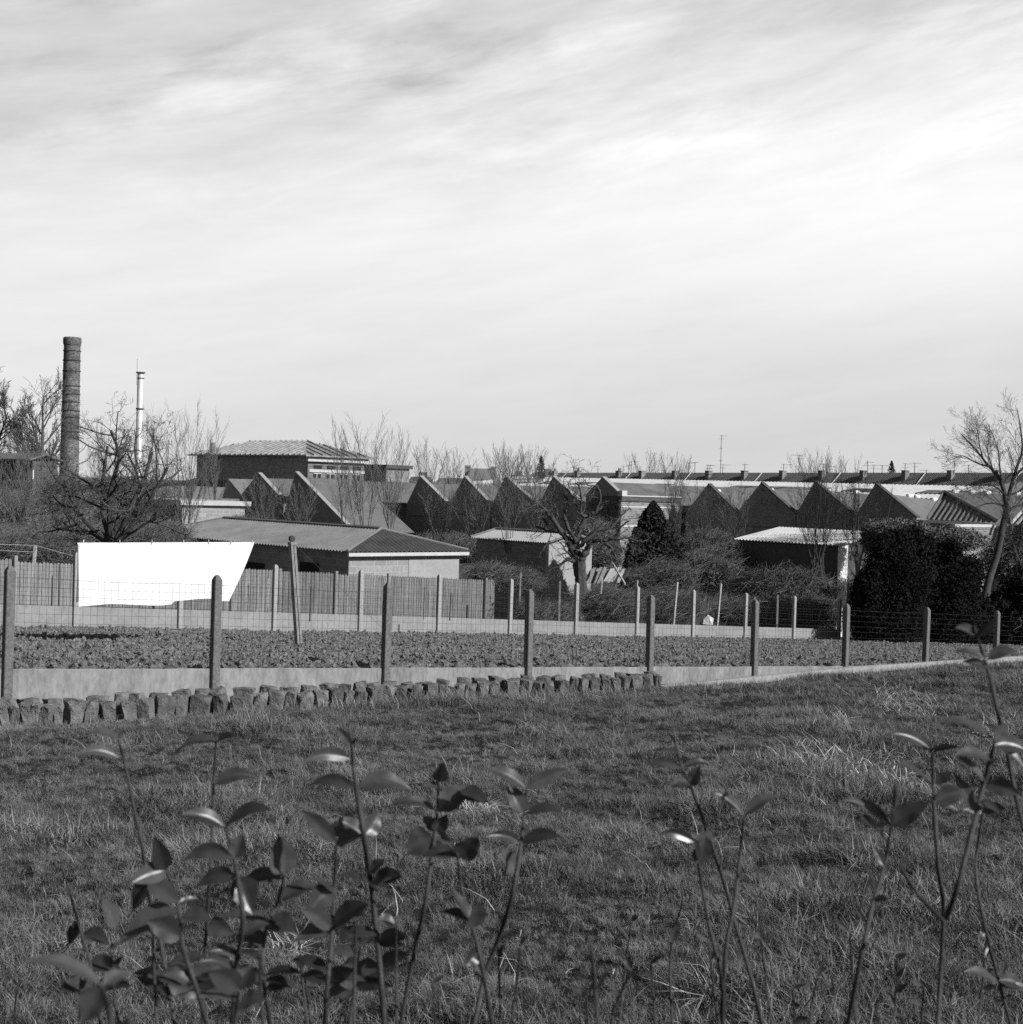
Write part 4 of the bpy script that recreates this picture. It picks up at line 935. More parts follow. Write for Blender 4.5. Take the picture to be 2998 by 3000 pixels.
# line post at the left with wires
p, q = PD(104, 1598, 39), PD(91, 1760, 39)
t = thing('line_post', 'leaning pale concrete post with wires at the left, behind the near wire', 'post', q)
m = MB(); m.tube([q + (q - p) * .2, p], [.055, .05], 4); m.build('shaft', M_stake, t)
m = MB(); m.tube([p, PD(-60, 1593, 37)], .006, 3); m.tube([p - Vector((0, 0, .18)), PD(-60, 1610, 37)], .006, 3); m.tube([p, PD(228, 1632, 42)], .006, 3); m.tube([p - Vector((0, 0, .05)), PD(147, 1668, 38)], .006, 3); m.build('wire', M_stake, t)
# planks leaning in a pile
rs = random.Random(12)
for k in range(11):
    u = 1716 + k * 9.5; D = 55 + rs.uniform(-.3, .3); p, q = PD(u + rs.uniform(14, 22), 1664 + rs.uniform(-4, 6), D + .8), PD(u, 1708 + rs.uniform(-6, 4), D)
    m = MB(); x = Vector((.06, 0, 0)); y = Vector((0, .02, 0)); m.hexa([q - x - y, q + x - y, q + x + y, q - x + y, p - x - y, p + x - y, p + x + y, p - x + y])
    o = m.build('plank', M_stake if k > 5 else M_oldpost, origin=q); tag(o, f'{ORD[k]} leaning plank from the left in the pile beside the fruit tree', 'plank', 'planks leaning beside the fruit tree')
p, q = PD(1795, 1650, 51), PD(1832, 1712, 50); m = MB(); m.tube([q, p], .04, 5); o = m.build('pole', M_stake, origin=q); tag(o, 'slanting pole propped over the right end of the plank pile', 'pole')
c = PD(2078, 1832, 46.5); m = MB()
m.add([PD(2060, 1828, 46.4), PD(2088, 1832, 46.2), PD(2092, 1812, 46.6), PD(2074, 1801, 46.7), PD(2062, 1815, 46.6), PD(2078, 1818, 46.9)], [(0, 1, 2, 3, 4), (3, 2, 5), (4, 3, 5), (0, 4, 5), (1, 5, 2), (0, 5, 1)])
o = m.build('paper_scrap', M_white_paint, origin=c); tag(o, 'crumpled white bag lying behind the far fence under the brambles', 'bag')
m = MB(); rs = random.Random(2)
for k in range(9):
    u0 = 785 + k * 8; p, q = PD(u0, 1789, 36), PD(u0 + rs.uniform(12, 40), 1786 + rs.uniform(-4, 4), 36); mid = p.lerp(q, .5) + Vector((0, 0, rs.uniform(.03, .1))); m.tube([p, mid, q], .006, 3)
o = m.build('dry_canes', M_stake, origin=PD(820, 1789, 36)); tag(o, 'small heap of pale dry canes behind the far fence, beside the leaning post', 'canes')

# ------------------------------------------------------------------ vegetation
def grow(mt, mc, rs, p, d, ln_, r, lvl, P):
    """p start, d direction, ln_ length, r radius; trunk levels go to mt, the rest to mc"""
    nseg = max(2, int(P['seg'][min(lvl, len(P['seg']) - 1)])); pts = [p.copy()]; rad = [r]; dd = d.copy(); cur = p.copy(); r_end = max(P['rmin'], r * P['taper'])
    wob = P['wob'][min(lvl, len(P['wob']) - 1)]; up = P['up'][min(lvl, len(P['up']) - 1)]
    dirs = [dd.copy()]
    for i in range(nseg):
        dd = (dd + Vector((rs.gauss(0, wob), rs.gauss(0, wob), rs.gauss(0, wob) + up))).normalized()
        cur = cur + dd * (ln_ / nseg); pts.append(cur.copy()); rad.append(r + (r_end - r) * (i + 1) / nseg); dirs.append(dd.copy())
    (mt if lvl <= P['tl'] else mc).tube(pts, rad, P['sides'][min(lvl, len(P['sides']) - 1)], False)
    if lvl >= P['lv']: return
    n = P['kids'][min(lvl, len(P['kids']) - 1)]; n = max(1, int(round(n * rs.uniform(.8, 1.2))))
    lo = P['start'][min(lvl, len(P['start']) - 1)]
    for k in range(n):
        f = lo + (1 - lo) * (k + rs.random()) / n; x = f * nseg; i = min(int(x), nseg - 1); q = pts[i].lerp(pts[i + 1], x - i); base = dirs[i + 1]
        o1 = base.orthogonal().normalized(); o2 = base.cross(o1); an = rs.uniform(0, 2 * math.pi); sp = R_(rs.uniform(*P['spread'][min(lvl, len(P['spread']) - 1)]))
        nd_ = (base * math.cos(sp) + (o1 * math.cos(an) + o2 * math.sin(an)) * math.sin(sp)).normalized()
        rr = rad[i] + (rad[i + 1] - rad[i]) * (x - i)
        grow(mt, mc, rs, q, nd_, ln_ * P['lr'][min(lvl, len(P['lr']) - 1)] * rs.uniform(.6, 1.15) * (1.15 - .5 * f), max(P['rmin'], rr * P['rr']), lvl + 1, P)
def tree(name, label, cat, u, vb, D, seed, stems, P, mt_=None, mc_=None, group=None, sink=True):
    base = PD(u, vb, D)
    if sink: base.z = max(min(base.z, gz(base) + 3.0), gz(base) - .1)
    t = thing(name, label, cat, base, group); rs = random.Random(seed); mt, mc = MB(), MB()
    for (du, dvt, r) in stems:      # stem: sideways lean in px and top v, radius
        top = PD(u + du, dvt, D) ; top.y += rs.uniform(-.15, .15) * (top - base).length
        st = base + Vector((rs.uniform(-1, 1), rs.uniform(-1, 1), 0)) * P.get('foot', .05); d = (top - st); L_ = d.length
        grow(mt, mc, rs, st, d.normalized(), L_ * P.get('trunkf', 1.0), r, 0, P)
    mt.build('trunk', mt_ or M_bark, t)
    if mc.v: mc.build('crown', mc_ or M_twig, t)
    return t
def PP(**k):
    d = dict(seg=(8, 6, 5, 4), wob=(.06, .12, .16, .2), up=(.02, .04, .03, .02), taper=.35, rmin=.006, tl=0, sides=(7, 5, 3, 3), lv=3, kids=(9, 6, 4, 3), start=(.3, .2, .2, .2), spread=((30, 60), (25, 55), (25, 60), (25, 60)), lr=(.5, .5, .5, .5), rr=.6); d.update(k); return d
Gn = PP(wob=(.10, .20, .26, .3), up=(.02, .03, .05, .03), kids=(6, 6, 6, 4), spread=((35, 75), (35, 70), (30, 70), (30, 70)), lr=(.75, .55, .5, .5), rmin=.005, tl=1, start=(.25, .25, .2, .2), taper=.4, lv=4)
# gnarled fruit tree behind the sheet
t = tree('fruit_tree', 'large dark gnarled fruit tree with spreading twiggy crown behind the white sheet', 'tree', 330, 1600, 44, 21,
         [(-150, 1430, .10), (-60, 1300, .09), (20, 1230, .10), (130, 1330, .10), (210, 1400, .09), (-110, 1500, .06), (60, 1400, .07), (170, 1470, .06)], dict(Gn, lv=4, rmin=.0035), M_bark, M_twig_dk)
# pruned fruit tree right of the small shed
t = tree('fruit_tree', 'pruned fruit tree with a thick dark trunk and knuckled limbs beside the plank pile', 'tree', 1708, 1735, 47, 4,
         [(-16, 1630, .20)], PP(kids=(1,), lv=0, wob=(.03,), taper=.85), M_bark, M_bark)
b_ = PD(1690, 1640, 47)
mt, mc = MB(), MB(); rs = random.Random(8)
Gp = PP(wob=(.12, .2, .25, .28), up=(.05, .05, .03, .02), kids=(6, 5, 3), spread=((35, 80), (30, 70), (30, 70)), lr=(.45, .5, .5), rmin=.0045, tl=0, lv=3, taper=.3, start=(.2, .2, .2))
def curve2(px, D, r0, r1, dy):
    P = [PD(u, v, D + dy * i) for i, (u, v) in enumerate(px)]; o = []
    for i in range(len(P) - 1):
        a_, b_2, c_2, d_ = P[max(i - 1, 0)], P[i], P[i + 1], P[min(i + 2, len(P) - 1)]
        for q in range(5):
            f = q / 5; jt = Vector((rs.gauss(0, 1), rs.gauss(0, 1), rs.gauss(0, 1))) * .012; o.append(.5 * (2 * b_2 + (c_2 - a_) * f + (2 * a_ - 5 * b_2 + 4 * c_2 - d_) * f * f + (3 * b_2 - a_ - 3 * c_2 + d_) * f ** 3) + jt)
    o.append(P[-1]); k = len(o); R = [(r0 + (r1 - r0) * i / (k - 1)) * rs.uniform(.88, 1.16) for i in range(k)]; mt.tube(o, R, 8, False); return o, R
Lm = [([(1700, 1700), (1690, 1645), (1680, 1618), (1666, 1584), (1645, 1560), (1624, 1553), (1598, 1553), (1570, 1540)], .17, .03, .05), ([(1645, 1560), (1624, 1524), (1598, 1496), (1580, 1478), (1560, 1470)], .09, .02, -.1), ([(1606, 1540), (1585, 1503), (1560, 1485)], .05, .012, .1),
      ([(1703, 1700), (1697, 1650), (1693, 1625), (1686, 1594), (1697, 1555), (1720, 1514), (1746, 1498), (1764, 1485)], .17, .05, .05), ([(1720, 1514), (1702, 1503), (1704, 1465), (1697, 1426), (1686, 1415)], .06, .015, -.1), ([(1708, 1700), (1704, 1650), (1708, 1628), (1720, 1612), (1733, 1586), (1759, 1581), (1785, 1581), (1811, 1566), (1818, 1545), (1844, 1527)], .15, .02, -.06),
      ([(1759, 1585), (1787, 1600), (1800, 1625), (1821, 1649)], .06, .012, .1), ([(1800, 1578), (1837, 1576), (1870, 1586), (1893, 1581)], .05, .01, .1), ([(1690, 1650), (1681, 1643), (1660, 1641), (1635, 1659), (1604, 1674)], .09, .012, -.1), ([(1630, 1530), (1632, 1498), (1616, 1475), (1593, 1467)], .05, .012, .1),
      ([(1702, 1503), (1680, 1460), (1668, 1440), (1650, 1418)], .045, .012, .1), ([(1746, 1498), (1759, 1460), (1751, 1426), (1725, 1421), (1715, 1405)], .05, .012, -.1), ([(1700, 1600), (1740, 1560), (1790, 1540), (1830, 1500), (1850, 1490)], .08, .015, .12), ([(1690, 1590), (1655, 1520), (1665, 1470), (1640, 1440)], .07, .015, .12)]
for (px, r0, r1, dy) in Lm:
    o, R = curve2(px, 47, r0, r1, dy)
    for j in range(9):
        f = .15 + .85 * (j + rs.random()) / 9; i = min(int(f * (len(o) - 1)), len(o) - 2); base_ = (o[i + 1] - o[i]).normalized(); o1 = base_.orthogonal().normalized(); o2 = base_.cross(o1); an = rs.uniform(0, 6.283); sp = R_(rs.uniform(35, 80))
        grow(mt, mc, rs, o[i], (base_ * math.cos(sp) + (o1 * math.cos(an) + o2 * math.sin(an)) * math.sin(sp)).normalized(), rs.uniform(.35, 1.0), max(.009, R[i] * .3), 1, Gp)
mt.build('limb', M_bark, t, smooth=True); mc.build('crown', M_twig_dk, t)
# bare tree at the right edge
gb = PD(2886, 1745, 56); t = thing('bare_tree', 'bare tree with a curving trunk and forked crown over the hedges by the frame edge', 'tree', gb)
mt, mc = MB(), MB(); rs = random.Random(31)
Gr = PP(wob=(.05, .11, .14, .16), up=(.03, .05, .05, .04), kids=(12, 8, 5), spread=((25, 60), (25, 50), (25, 50)), lr=(.40, .5, .5), rmin=.0036, tl=0, lv=3, taper=.18, start=(.12, .12, .1), seg=(10, 6, 4))
def curve(px, D, r0, r1, n=9):
    P = [PD(u, v, D + .08 * i) for i, (u, v) in enumerate(px)]; o = []
    for i in range(len(P) - 1):
        a_, b_2, c_2, d_ = P[max(i - 1, 0)], P[i], P[i + 1], P[min(i + 2, len(P) - 1)]
        for q in range(4):
            f = q / 4; o.append(.5 * (2 * b_2 + (c_2 - a_) * f + (2 * a_ - 5 * b_2 + 4 * c_2 - d_) * f * f + (3 * b_2 - a_ - 3 * c_2 + d_) * f ** 3))
    o.append(P[-1]); k = len(o); R = [r0 + (r1 - r0) * i / (k - 1) for i in range(k)]; mt.tube(o, R, n, False); return o, R
limbs = [([(2884, 1760), (2898, 1700), (2908, 1670), (2925, 1615), (2938, 1545), (2948, 1505), (2950, 1474)], .20, .15), ([(2950, 1478), (2940, 1430), (2925, 1395), (2895, 1362), (2862, 1320), (2815, 1270)], .13, .02), ([(2950, 1478), (2962, 1430), (2978, 1375), (2996, 1320), (2990, 1250), (2980, 1195)], .11, .015),
         ([(2938, 1428), (2930, 1370), (2925, 1320), (2905, 1260)], .06, .01), ([(2948, 1500), (2930, 1478), (2880, 1478), (2820, 1510)], .06, .01), ([(2948, 1502), (2975, 1485), (3020, 1470), (3080, 1450)], .08, .03), ([(2945, 1450), (2915, 1425), (2870, 1420), (2810, 1440)], .05, .01),
         ([(2900, 1368), (2860, 1355), (2820, 1335), (2795, 1345)], .05, .01), ([(2970, 1400), (3010, 1360), (3060, 1330)], .06, .02), ([(2955, 1450), (2985, 1440), (3040, 1400)], .05, .02), ([(2880, 1340), (2870, 1300), (2862, 1240)], .04, .008), ([(2912, 1382), (2896, 1330), (2890, 1290)], .04, .008)]
for k, (px, r0, r1) in enumerate(limbs):
    o, R = curve(px, 56, r0 * .8, r1 * .7)
    if k == 0: continue
    n = 8
    for j in range(n):
        f = .15 + .85 * (j + rs.random()) / n; i = min(int(f * (len(o) - 1)), len(o) - 2); base_ = (o[i + 1] - o[i]).normalized(); o1 = base_.orthogonal().normalized(); o2 = base_.cross(o1); an = rs.uniform(0, 6.283); sp = R_(rs.uniform(25, 60))
        grow(mt, mc, rs, o[i], (base_ * math.cos(sp) + (o1 * math.cos(an) + o2 * math.sin(an)) * math.sin(sp)).normalized(), rs.uniform(.7, 1.9) * (1.2 - .5 * f), max(.006, R[i] * .28), 1, Gr)
mt.build('trunk', M_bark, t, smooth=True); mc.build('crown', M_twig_dk, t)
# tall trees at the left
Gt = PP(wob=(.05, .09, .12, .14), up=(.01, .06, .06, .05), kids=(14, 9, 8), spread=((25, 50), (20, 45), (20, 45)), lr=(.42, .5, .5), rmin=.012, lv=3, taper=.15, start=(.3, .15, .1), sides=(6, 4, 3, 3), tl=0)
tree('bare_tree', 'big pale bare tree cut off by the left edge, left of the brick chimney', 'tree', -70, 1480, 110, 41, [(30, 1120, .45), (90, 1200, .3), (-60, 1100, .3)], dict(Gt, rmin=.014), M_bark2, M_bark2, 'bare trees behind the gardens')
tree('bare_tree', 'tall forked bare tree just left of the brick chimney', 'tree', 112, 1460, 105, 42, [(20, 1140, .28), (-35, 1210, .2)], Gt, M_bark2, M_bark2, 'bare trees behind the gardens')
tree('bare_tree', 'slim bare tree touching the foot of the brick chimney', 'tree', 158, 1450, 108, 43, [(0, 1230, .16)], Gt, M_bark2, M_bark2, 'bare trees behind the gardens')
# upright twiggy trees: coppice shape, far
def coppice(lab, u, vb, D, vt, w_, n, seed, mat=None, rmin=None, name='coppice_tree', kids=(11, 6), lvl=2, r0=None):
    rs = random.Random(seed); rm = rmin or D * (.00007 if D < 100 else .00005)
    if D > 200: vt = vt + .22 * (vb - vt)
    G_ = PP(seg=(7, 5, 4), wob=(.035, .07, .1), up=(.015, .07, .06), kids=kids, spread=((12, 32), (12, 35), (15, 35)), lr=(.36, .45), rmin=rm, lv=lvl, taper=.2, start=(.25, .1), sides=(4, 3, 3), tl=0, foot=.35 * w_ * D / FPX * .3)
    st = [((k / (n - 1) - .5) * w_ * rs.uniform(.7, 1.1) if n > 1 else 0, vt + rs.uniform(0, .35) * (vb - vt) * (abs(k / max(1, n - 1) - .5) * 1.4 + .1), (r0 or D * .00034) * rs.uniform(.7, 1.3)) for k in range(n)]
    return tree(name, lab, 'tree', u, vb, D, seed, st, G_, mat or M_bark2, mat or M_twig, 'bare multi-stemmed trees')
cop = [
 ('broad pale clump of upright bare stems behind the steel chimney, left of the hipped hall', 470, 1470, 115, 1245, 110, 7, 51), ('upright bare trees just left of the hipped hall roof', 560, 1480, 115, 1235, 110, 8, 52), ('small bare clump at the flue of the hipped hall', 630, 1470, 118, 1290, 60, 5, 53),
 ('fan of dark willow stems beside the pale block wall', 540, 1570, 62, 1400, 150, 13, 54), ('bare stems in front of the smaller steep bay', 770, 1560, 66, 1420, 130, 9, 55), ('bare stems in front of the large steep bay', 880, 1560, 66, 1430, 120, 8, 56),
 ('tall bare clump in front of the long corrugated slope', 1060, 1560, 72, 1270, 150, 9, 57), ('thin bare stems before the right end of the hipped hall', 1010, 1560, 74, 1290, 60, 4, 58), ('tall bare clump at the right corner of the hipped hall', 1140, 1540, 90, 1310, 110, 7, 59),
 ('bare stems in front of the first small bay', 1290, 1600, 64, 1440, 130, 9, 60), ('bare stems in front of the second small bay', 1390, 1600, 66, 1400, 110, 8, 61), ('tall stems rising before the third small bay', 1490, 1610, 62, 1340, 110, 8, 62), ('stems between the small shed and the third small bay', 1570, 1600, 64, 1380, 110, 7, 63),
 ('thin bare saplings right of the conifer', 1985, 1640, 62, 1400, 90, 8, 64), ('bare saplings left of the bay with a dark verge', 2060, 1640, 64, 1440, 90, 6, 65), ('bare saplings before the second dark-verged bay', 2160, 1620, 64, 1440, 110, 7, 66),
 ('bare multi-stemmed tree in front of the white corrugated roof', 2395, 1690, 54, 1400, 190, 13, 67), ('bare stems right of the white corrugated roof', 2500, 1640, 56, 1420, 120, 8, 68), ('bare stems above the left side of the big evergreens', 2570, 1600, 60, 1440, 110, 7, 69),
 ('distant bare trees above the first small bay', 1255, 1410, 215, 1298, 110, 8, 71), ('distant bare trees left of the steep-roofed house', 1330, 1410, 215, 1318, 90, 7, 72), ('distant bare trees right of the steep-roofed house', 1480, 1410, 225, 1308, 120, 9, 73), ('distant bare trees around the small spruce', 1570, 1410, 225, 1310, 130, 9, 74),
 ('distant bare trees above the terrace ridge, left group', 1900, 1420, 280, 1322, 130, 8, 75), ('distant bare trees above the terrace ridge beside the left group', 1975, 1420, 280, 1335, 110, 7, 76), ('distant bare trees on the skyline above the third dark-verged bay', 2380, 1420, 260, 1328, 120, 9, 77), ('low distant bare trees on the skyline left of the dark spruce', 2470, 1420, 260, 1345, 100, 8, 78),
 ('bare stems in front of the steel chimney base', 430, 1520, 80, 1380, 120, 8, 79), ('bare stems at the left behind the gardens', 60, 1560, 62, 1420, 170, 10, 80), ('bare tangle left of the fruit tree', 190, 1570, 58, 1420, 160, 11, 81), ('low bare tree at the right edge behind the hedges', 2985, 1650, 52, 1470, 140, 9, 82),
 ('bare stems in front of the old brick house', 40, 1480, 84, 1330, 110, 9, 85), ('second clump of bare stems before the old brick house', 120, 1490, 86, 1340, 90, 8, 86), ('faint distant bare stems left of the brick chimney', 30, 1440, 150, 1300, 120, 8, 83), ('distant bare stems between the two chimneys', 300, 1440, 140, 1290, 130, 10, 84)]
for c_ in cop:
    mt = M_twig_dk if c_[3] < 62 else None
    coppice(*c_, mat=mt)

def quads(rs_, C, size, tilt=None, asp=2.0):
    """random leaf quads at centres C (n,3)"""
    n = len(C); d = rs_.normal(size=(n, 3)); d /= np.linalg.norm(d, axis=1, keepdims=True)
    e = rs_.normal(size=(n, 3)); e -= d * (e * d).sum(1, keepdims=True); e /= np.linalg.norm(e, axis=1, keepdims=True)
    s = size * rs_.uniform(.6, 1.4, (n, 1)); a = d * s; b = e * s / asp
    V = np.stack([C - a, C - b, C + a, C + b], 1).reshape(-1, 3); F_ = np.arange(4 * n).reshape(-1, 4); return V, F_
def blob_points(rs_, ells, n, shell=.55):
    out = []; vol = np.array([e[3] * e[4] * e[5] for e in ells]) ** (2 / 3); vol /= vol.sum()
    for e, k in zip(ells, (vol * n).astype(int)):
        d = rs_.normal(size=(k, 3)); d /= np.linalg.norm(d, axis=1, keepdims=True)
        az_ = np.arctan2(d[:, 1], d[:, 0]); lump = .74 + .42 * vnoise(az_ * 2.2 + 20 + e[0], d[:, 2] * 3.2 + 30, int(abs(e[1] * 7)) % 97) + .12 * vnoise(az_ * 6 + 20, d[:, 2] * 9 + 30, 3)
        r = rs_.uniform(shell, 1, (k, 1)) * lump[:, None]; out.append(np.array(e[:3]) + d * r * np.array(e[3:6]))
    return np.concatenate(out)
def bush(name, label, cat, ells_px, n, size, mat, seed, twigs=0, twmat=None, group=None, D=None, shell=.55, tw_len=.5, tw_up=.3, rtw=.006):
    """ells_px: (u, v, D, ru_px, rv_px, depth_m)"""
    rs_ = np.random.RandomState(seed); ells = []
    for (u, v, D_, ru, rv, rd) in ells_px: p = PD(u, v, D_); k = D_ / FPX; ells.append((p.x, p.y, p.z, ru * k, rd, rv * k))
    base = Vector((ells[0][0], ells[0][1], gz(Vector(ells[0][:3])))); t = thing(name, label, cat, base, group)
    if n:
        C = blob_points(rs_, ells, n, shell); V, F_ = quads(rs_, C, size); o = npmesh('foliage', V - np.array(base), F_, mat); o.parent = t; o.name = 'foliage'
    if twigs:
        C = blob_points(rs_, ells, twigs, .1); m = len(C); d = rs_.normal(size=(m, 3)); d[:, 2] = d[:, 2] * .6 + tw_up; d /= np.linalg.norm(d, axis=1, keepdims=True)
        L_ = tw_len * rs_.uniform(.4, 1.2, (m, 1)); e = np.cross(d, rs_.normal(size=(m, 3))); e /= np.linalg.norm(e, axis=1, keepdims=True); k2 = np.cross(d, e)
        bend = rs_.normal(size=(m, 3)) * .18 * L_
        P0_, P1_, P2_ = C - d * L_ / 2, C + bend, C + d * L_ / 2; r = rtw
        V = np.stack([P0_ + e * r, P0_ - e * r, P1_ + e * r, P1_ - e * r, P2_ + e * r * .4, P2_ - e * r * .4, P0_ + k2 * r, P0_ - k2 * r, P1_ + k2 * r, P1_ - k2 * r, P2_ + k2 * r * .4, P2_ - k2 * r * .4], 1).reshape(-1, 3)
        o4 = np.arange(m)[:, None, None] * 12 + np.array([[0, 1, 3, 2], [2, 3, 5, 4], [6, 7, 9, 8], [8, 9, 11, 10]])[None]
        o = npmesh('twigs', V - np.array(base), o4.reshape(-1, 4), twmat or M_twig); o.parent = t
    m = MB(); 
    for e in ells[:3]: g0 = Vector((e[0], e[1], gz(Vector(e[:3])) - .1)); m.tube([g0, Vector((e[0], e[1], e[2]))], [.08, .03], 5)
    m.build('trunk', M_bark, t)
    return t
# big dark evergreens
bush('evergreen_shrub', 'huge black domed evergreen beside the white roofed shed, behind the sixth near post', 'evergreen', [(2625, 1715, 49.5, 110, 150, 1.5), (2600, 1815, 49, 112, 110, 1.5), (2650, 1610, 50, 62, 70, 1.0), (2600, 1600, 50, 34, 50, .7), (2550, 1740, 49, 50, 90, 1.1), (2680, 1590, 50, 32, 55, .7)], 95000, .045, M_ever, 101, group='dark evergreens', shell=.45)
bush('evergreen_shrub', 'broad black evergreen between the domed one and the bare tree', 'evergreen', [(2770, 1750, 52, 115, 130, 1.6), (2790, 1825, 51.5, 122, 95, 1.6), (2745, 1640, 52.5, 60, 55, 1.1), (2840, 1680, 52, 42, 55, .9), (2790, 1620, 52, 30, 45, .7), (2715, 1610, 52, 28, 45, .7)], 95000, .045, M_ever, 102, group='dark evergreens', shell=.45)
bush('evergreen_shrub', 'lower dark hedge shrub at the foot of the bare tree by the frame edge', 'hedge', [(2940, 1820, 53, 80, 90, 1.3), (3040, 1770, 53, 110, 130, 1.4)], 26000, .062, M_ever, 103, 3000, M_twig, 'dark evergreens')
bush('ivy_shrub', 'paler leafy shrub tops showing over the big evergreens', 'shrub', [(2650, 1560, 56, 90, 40, .9), (2790, 1580, 56, 110, 35, .9), (2570, 1570, 57, 50, 50, .9)], 8000, .06, M_bram, 104, 3000)
# conifer: cone of drooping clumps
def conifer(label, u, vb, vt, wpx, D, n, seed, size=.09, mat=None, name='conifer'):
    rs_ = np.random.RandomState(seed); b_ = PD(u, vb, D); tp = PD(u, vt, D); g_ = Vector((b_.x, b_.y, gz(b_))); H_ = tp.z - b_.z; W_ = wpx * D / FPX / 2
    t = thing(name, label, 'conifer', g_); h = rs_.uniform(0, 1, n) ** 1.25; an = rs_.uniform(0, 2 * math.pi, n)
    tier = .9 + .1 * np.abs(np.sin(h * 23 + an * 1.5)); lum = .70 + .6 * fbm(np.cos(an) * 2.2 + h * 7 + 9, np.sin(an) * 2.2 + 40 + h * 3, seed, 3)
    prof = np.minimum(1.0, (1 - h) * 1.75) ** .75; r = W_ * prof * tier * lum * (rs_.uniform(.3, 1, n) + .22 * rs_.uniform(0, 1, n) ** 6)
    C = np.stack([b_.x + np.cos(an) * r + (tp.x - b_.x) * h, b_.y + np.sin(an) * r, b_.z + H_ * h - .15 * r], -1)
    V, F_ = quads(rs_, C, size); o = npmesh('foliage', V - np.array(g_), F_, mat or M_con); o.parent = t
    m = MB(); m.tube([g_ - Vector((0, 0, .1)), Vector((tp.x, tp.y, b_.z + H_ * .9))], [W_ * .1, .02], 6); m.build('trunk', M_bark, t)
conifer('dark cone-shaped conifer in front of the tall sunlit brick wall', 1915, 1700, 1470, 170, 58, 26000, 7, .07)
conifer('narrow dark young conifer between the brick wall and the larger conifer', 1850, 1690, 1590, 50, 57, 5000, 8, .06)
conifer('tiny distant spruce above the roofs right of the steep-roofed house', 1586, 1400, 1335, 26, 230, 700, 9, .16)
conifer('tiny dark spruce on the skyline above the terrace roofs', 2613, 1395, 1350, 22, 255, 600, 10, .16)
# brambles and rough hedges in the far gardens
br = [
 ('bramble thicket beyond the frame edge behind the line post', [(-260, 1570, 54, 150, 80, 1.6), (-420, 1560, 54, 150, 90, 1.6)], 4000, 5000),
 ('bramble thicket behind the board fence by the line post', [(60, 1600, 52, 150, 45, 1.5), (-60, 1580, 54, 120, 70, 1.5)], 2500, 5000), ('dark bramble thicket below the big fruit tree', [(190, 1570, 56, 130, 60, 1.6), (150, 1600, 52, 120, 40, 1.2)], 3000, 6000),
 ('thicket of brambles between the fruit tree and the willow stems', [(400, 1585, 54, 130, 40, 1.5), (480, 1570, 56, 80, 40, 1.4)], 3000, 5000), ('rough brushy hedge below the old brick house', [(100, 1490, 76, 170, 50, 2.0), (-40, 1490, 76, 120, 55, 2.0)], 2500, 8000),
 ('rough hedge in front of the white flat roof', [(230, 1490, 84, 110, 45, 2.0)], 1500, 5000), ('dark brushy hedge in front of the brick chimney', [(240, 1440, 96, 110, 45, 2.0), (340, 1430, 96, 80, 35, 2)], 2500, 7000),
 ('twiggy scrub behind the end of the board fence', [(1440, 1685, 58, 70, 22, 1.0), (1530, 1700, 58, 60, 20, .9)], 200, 3500), ('dark bush hollow behind the pruned fruit tree', [(1765, 1630, 66, 55, 55, 1.5), (1740, 1560, 68, 60, 40, 1.5)], 6000, 3000),
 ('bramble mass between the plank pile and the conifer foot', [(1880, 1705, 56, 60, 30, 1.2), (1960, 1695, 56, 80, 45, 1.2)], 5000, 6000), ('high bramble bank below the dark-verged bays', [(2060, 1680, 60, 100, 60, 1.4), (2140, 1650, 62, 80, 50, 1.3)], 8000, 9000),
 ('rounded bramble bush before the white roofed shed', [(2330, 1735, 55, 120, 60, 1.4), (2220, 1730, 56, 80, 50, 1.2)], 9000, 10000), ('low brambles behind the far fence and the white bag', [(2200, 1795, 52, 130, 30, 1.0), (2390, 1795, 53, 90, 40, 1.0)], 4000, 8000),
 ('low brambles behind the far fence below the plank pile', [(1780, 1770, 50, 110, 35, 1.0), (1950, 1775, 51, 120, 35, 1.0)], 5000, 9000), ('low weeds behind the far fence below the small shed', [(1560, 1797, 46, 50, 8, .6), (1640, 1800, 47, 50, 8, .6)], 500, 1500),
 ('brown scrub between the brick wall and the white roofed shed', [(2080, 1600, 74, 80, 40, 1.6)], 2000, 6000), ('scrub below the row of small bays', [(1330, 1600, 70, 130, 25, 1.6)], 800, 5000),
 ('hedge behind the bare tree by the frame edge', [(2960, 1640, 60, 90, 70, 1.5), (3060, 1600, 60, 90, 90, 1.5)], 6000, 8000), ('scrub below the two steep bays', [(740, 1540, 76, 80, 18, 1.6)], 500, 3500)]
for k, (lab, el_, n, tw) in enumerate(br):
    bush('bramble_thicket', lab, 'thicket', el_, int(n * .8), .048 * el_[0][2] / 50, M_bram if k % 3 else M_con, 200 + k, tw, M_twig, 'rough thickets in the far gardens', tw_len=1.1, tw_up=.5, rtw=.00010 * el_[0][2])

# distant wooded belt closing the horizon on the left
rs_ = np.random.RandomState(77); n = 42000
xx = rs_.uniform(-330, 200, n); yy = rs_.uniform(330, 420, n); hh = 9.5 * (.35 + .65 * fbm(xx * .06 + 50, yy * .02, 8, 3)); C = np.stack([xx, yy, -7.9 + rs_.uniform(0, 1, n) * hh], -1)
V, F_ = quads(rs_, C, .8, asp=4); o = npmesh('distant_wood', V, F_, mrough('distant_wood', .06, .12, .2, 1.0)); tag(o, 'faint belt of bare woodland along the horizon', 'wood', kind='stuff')

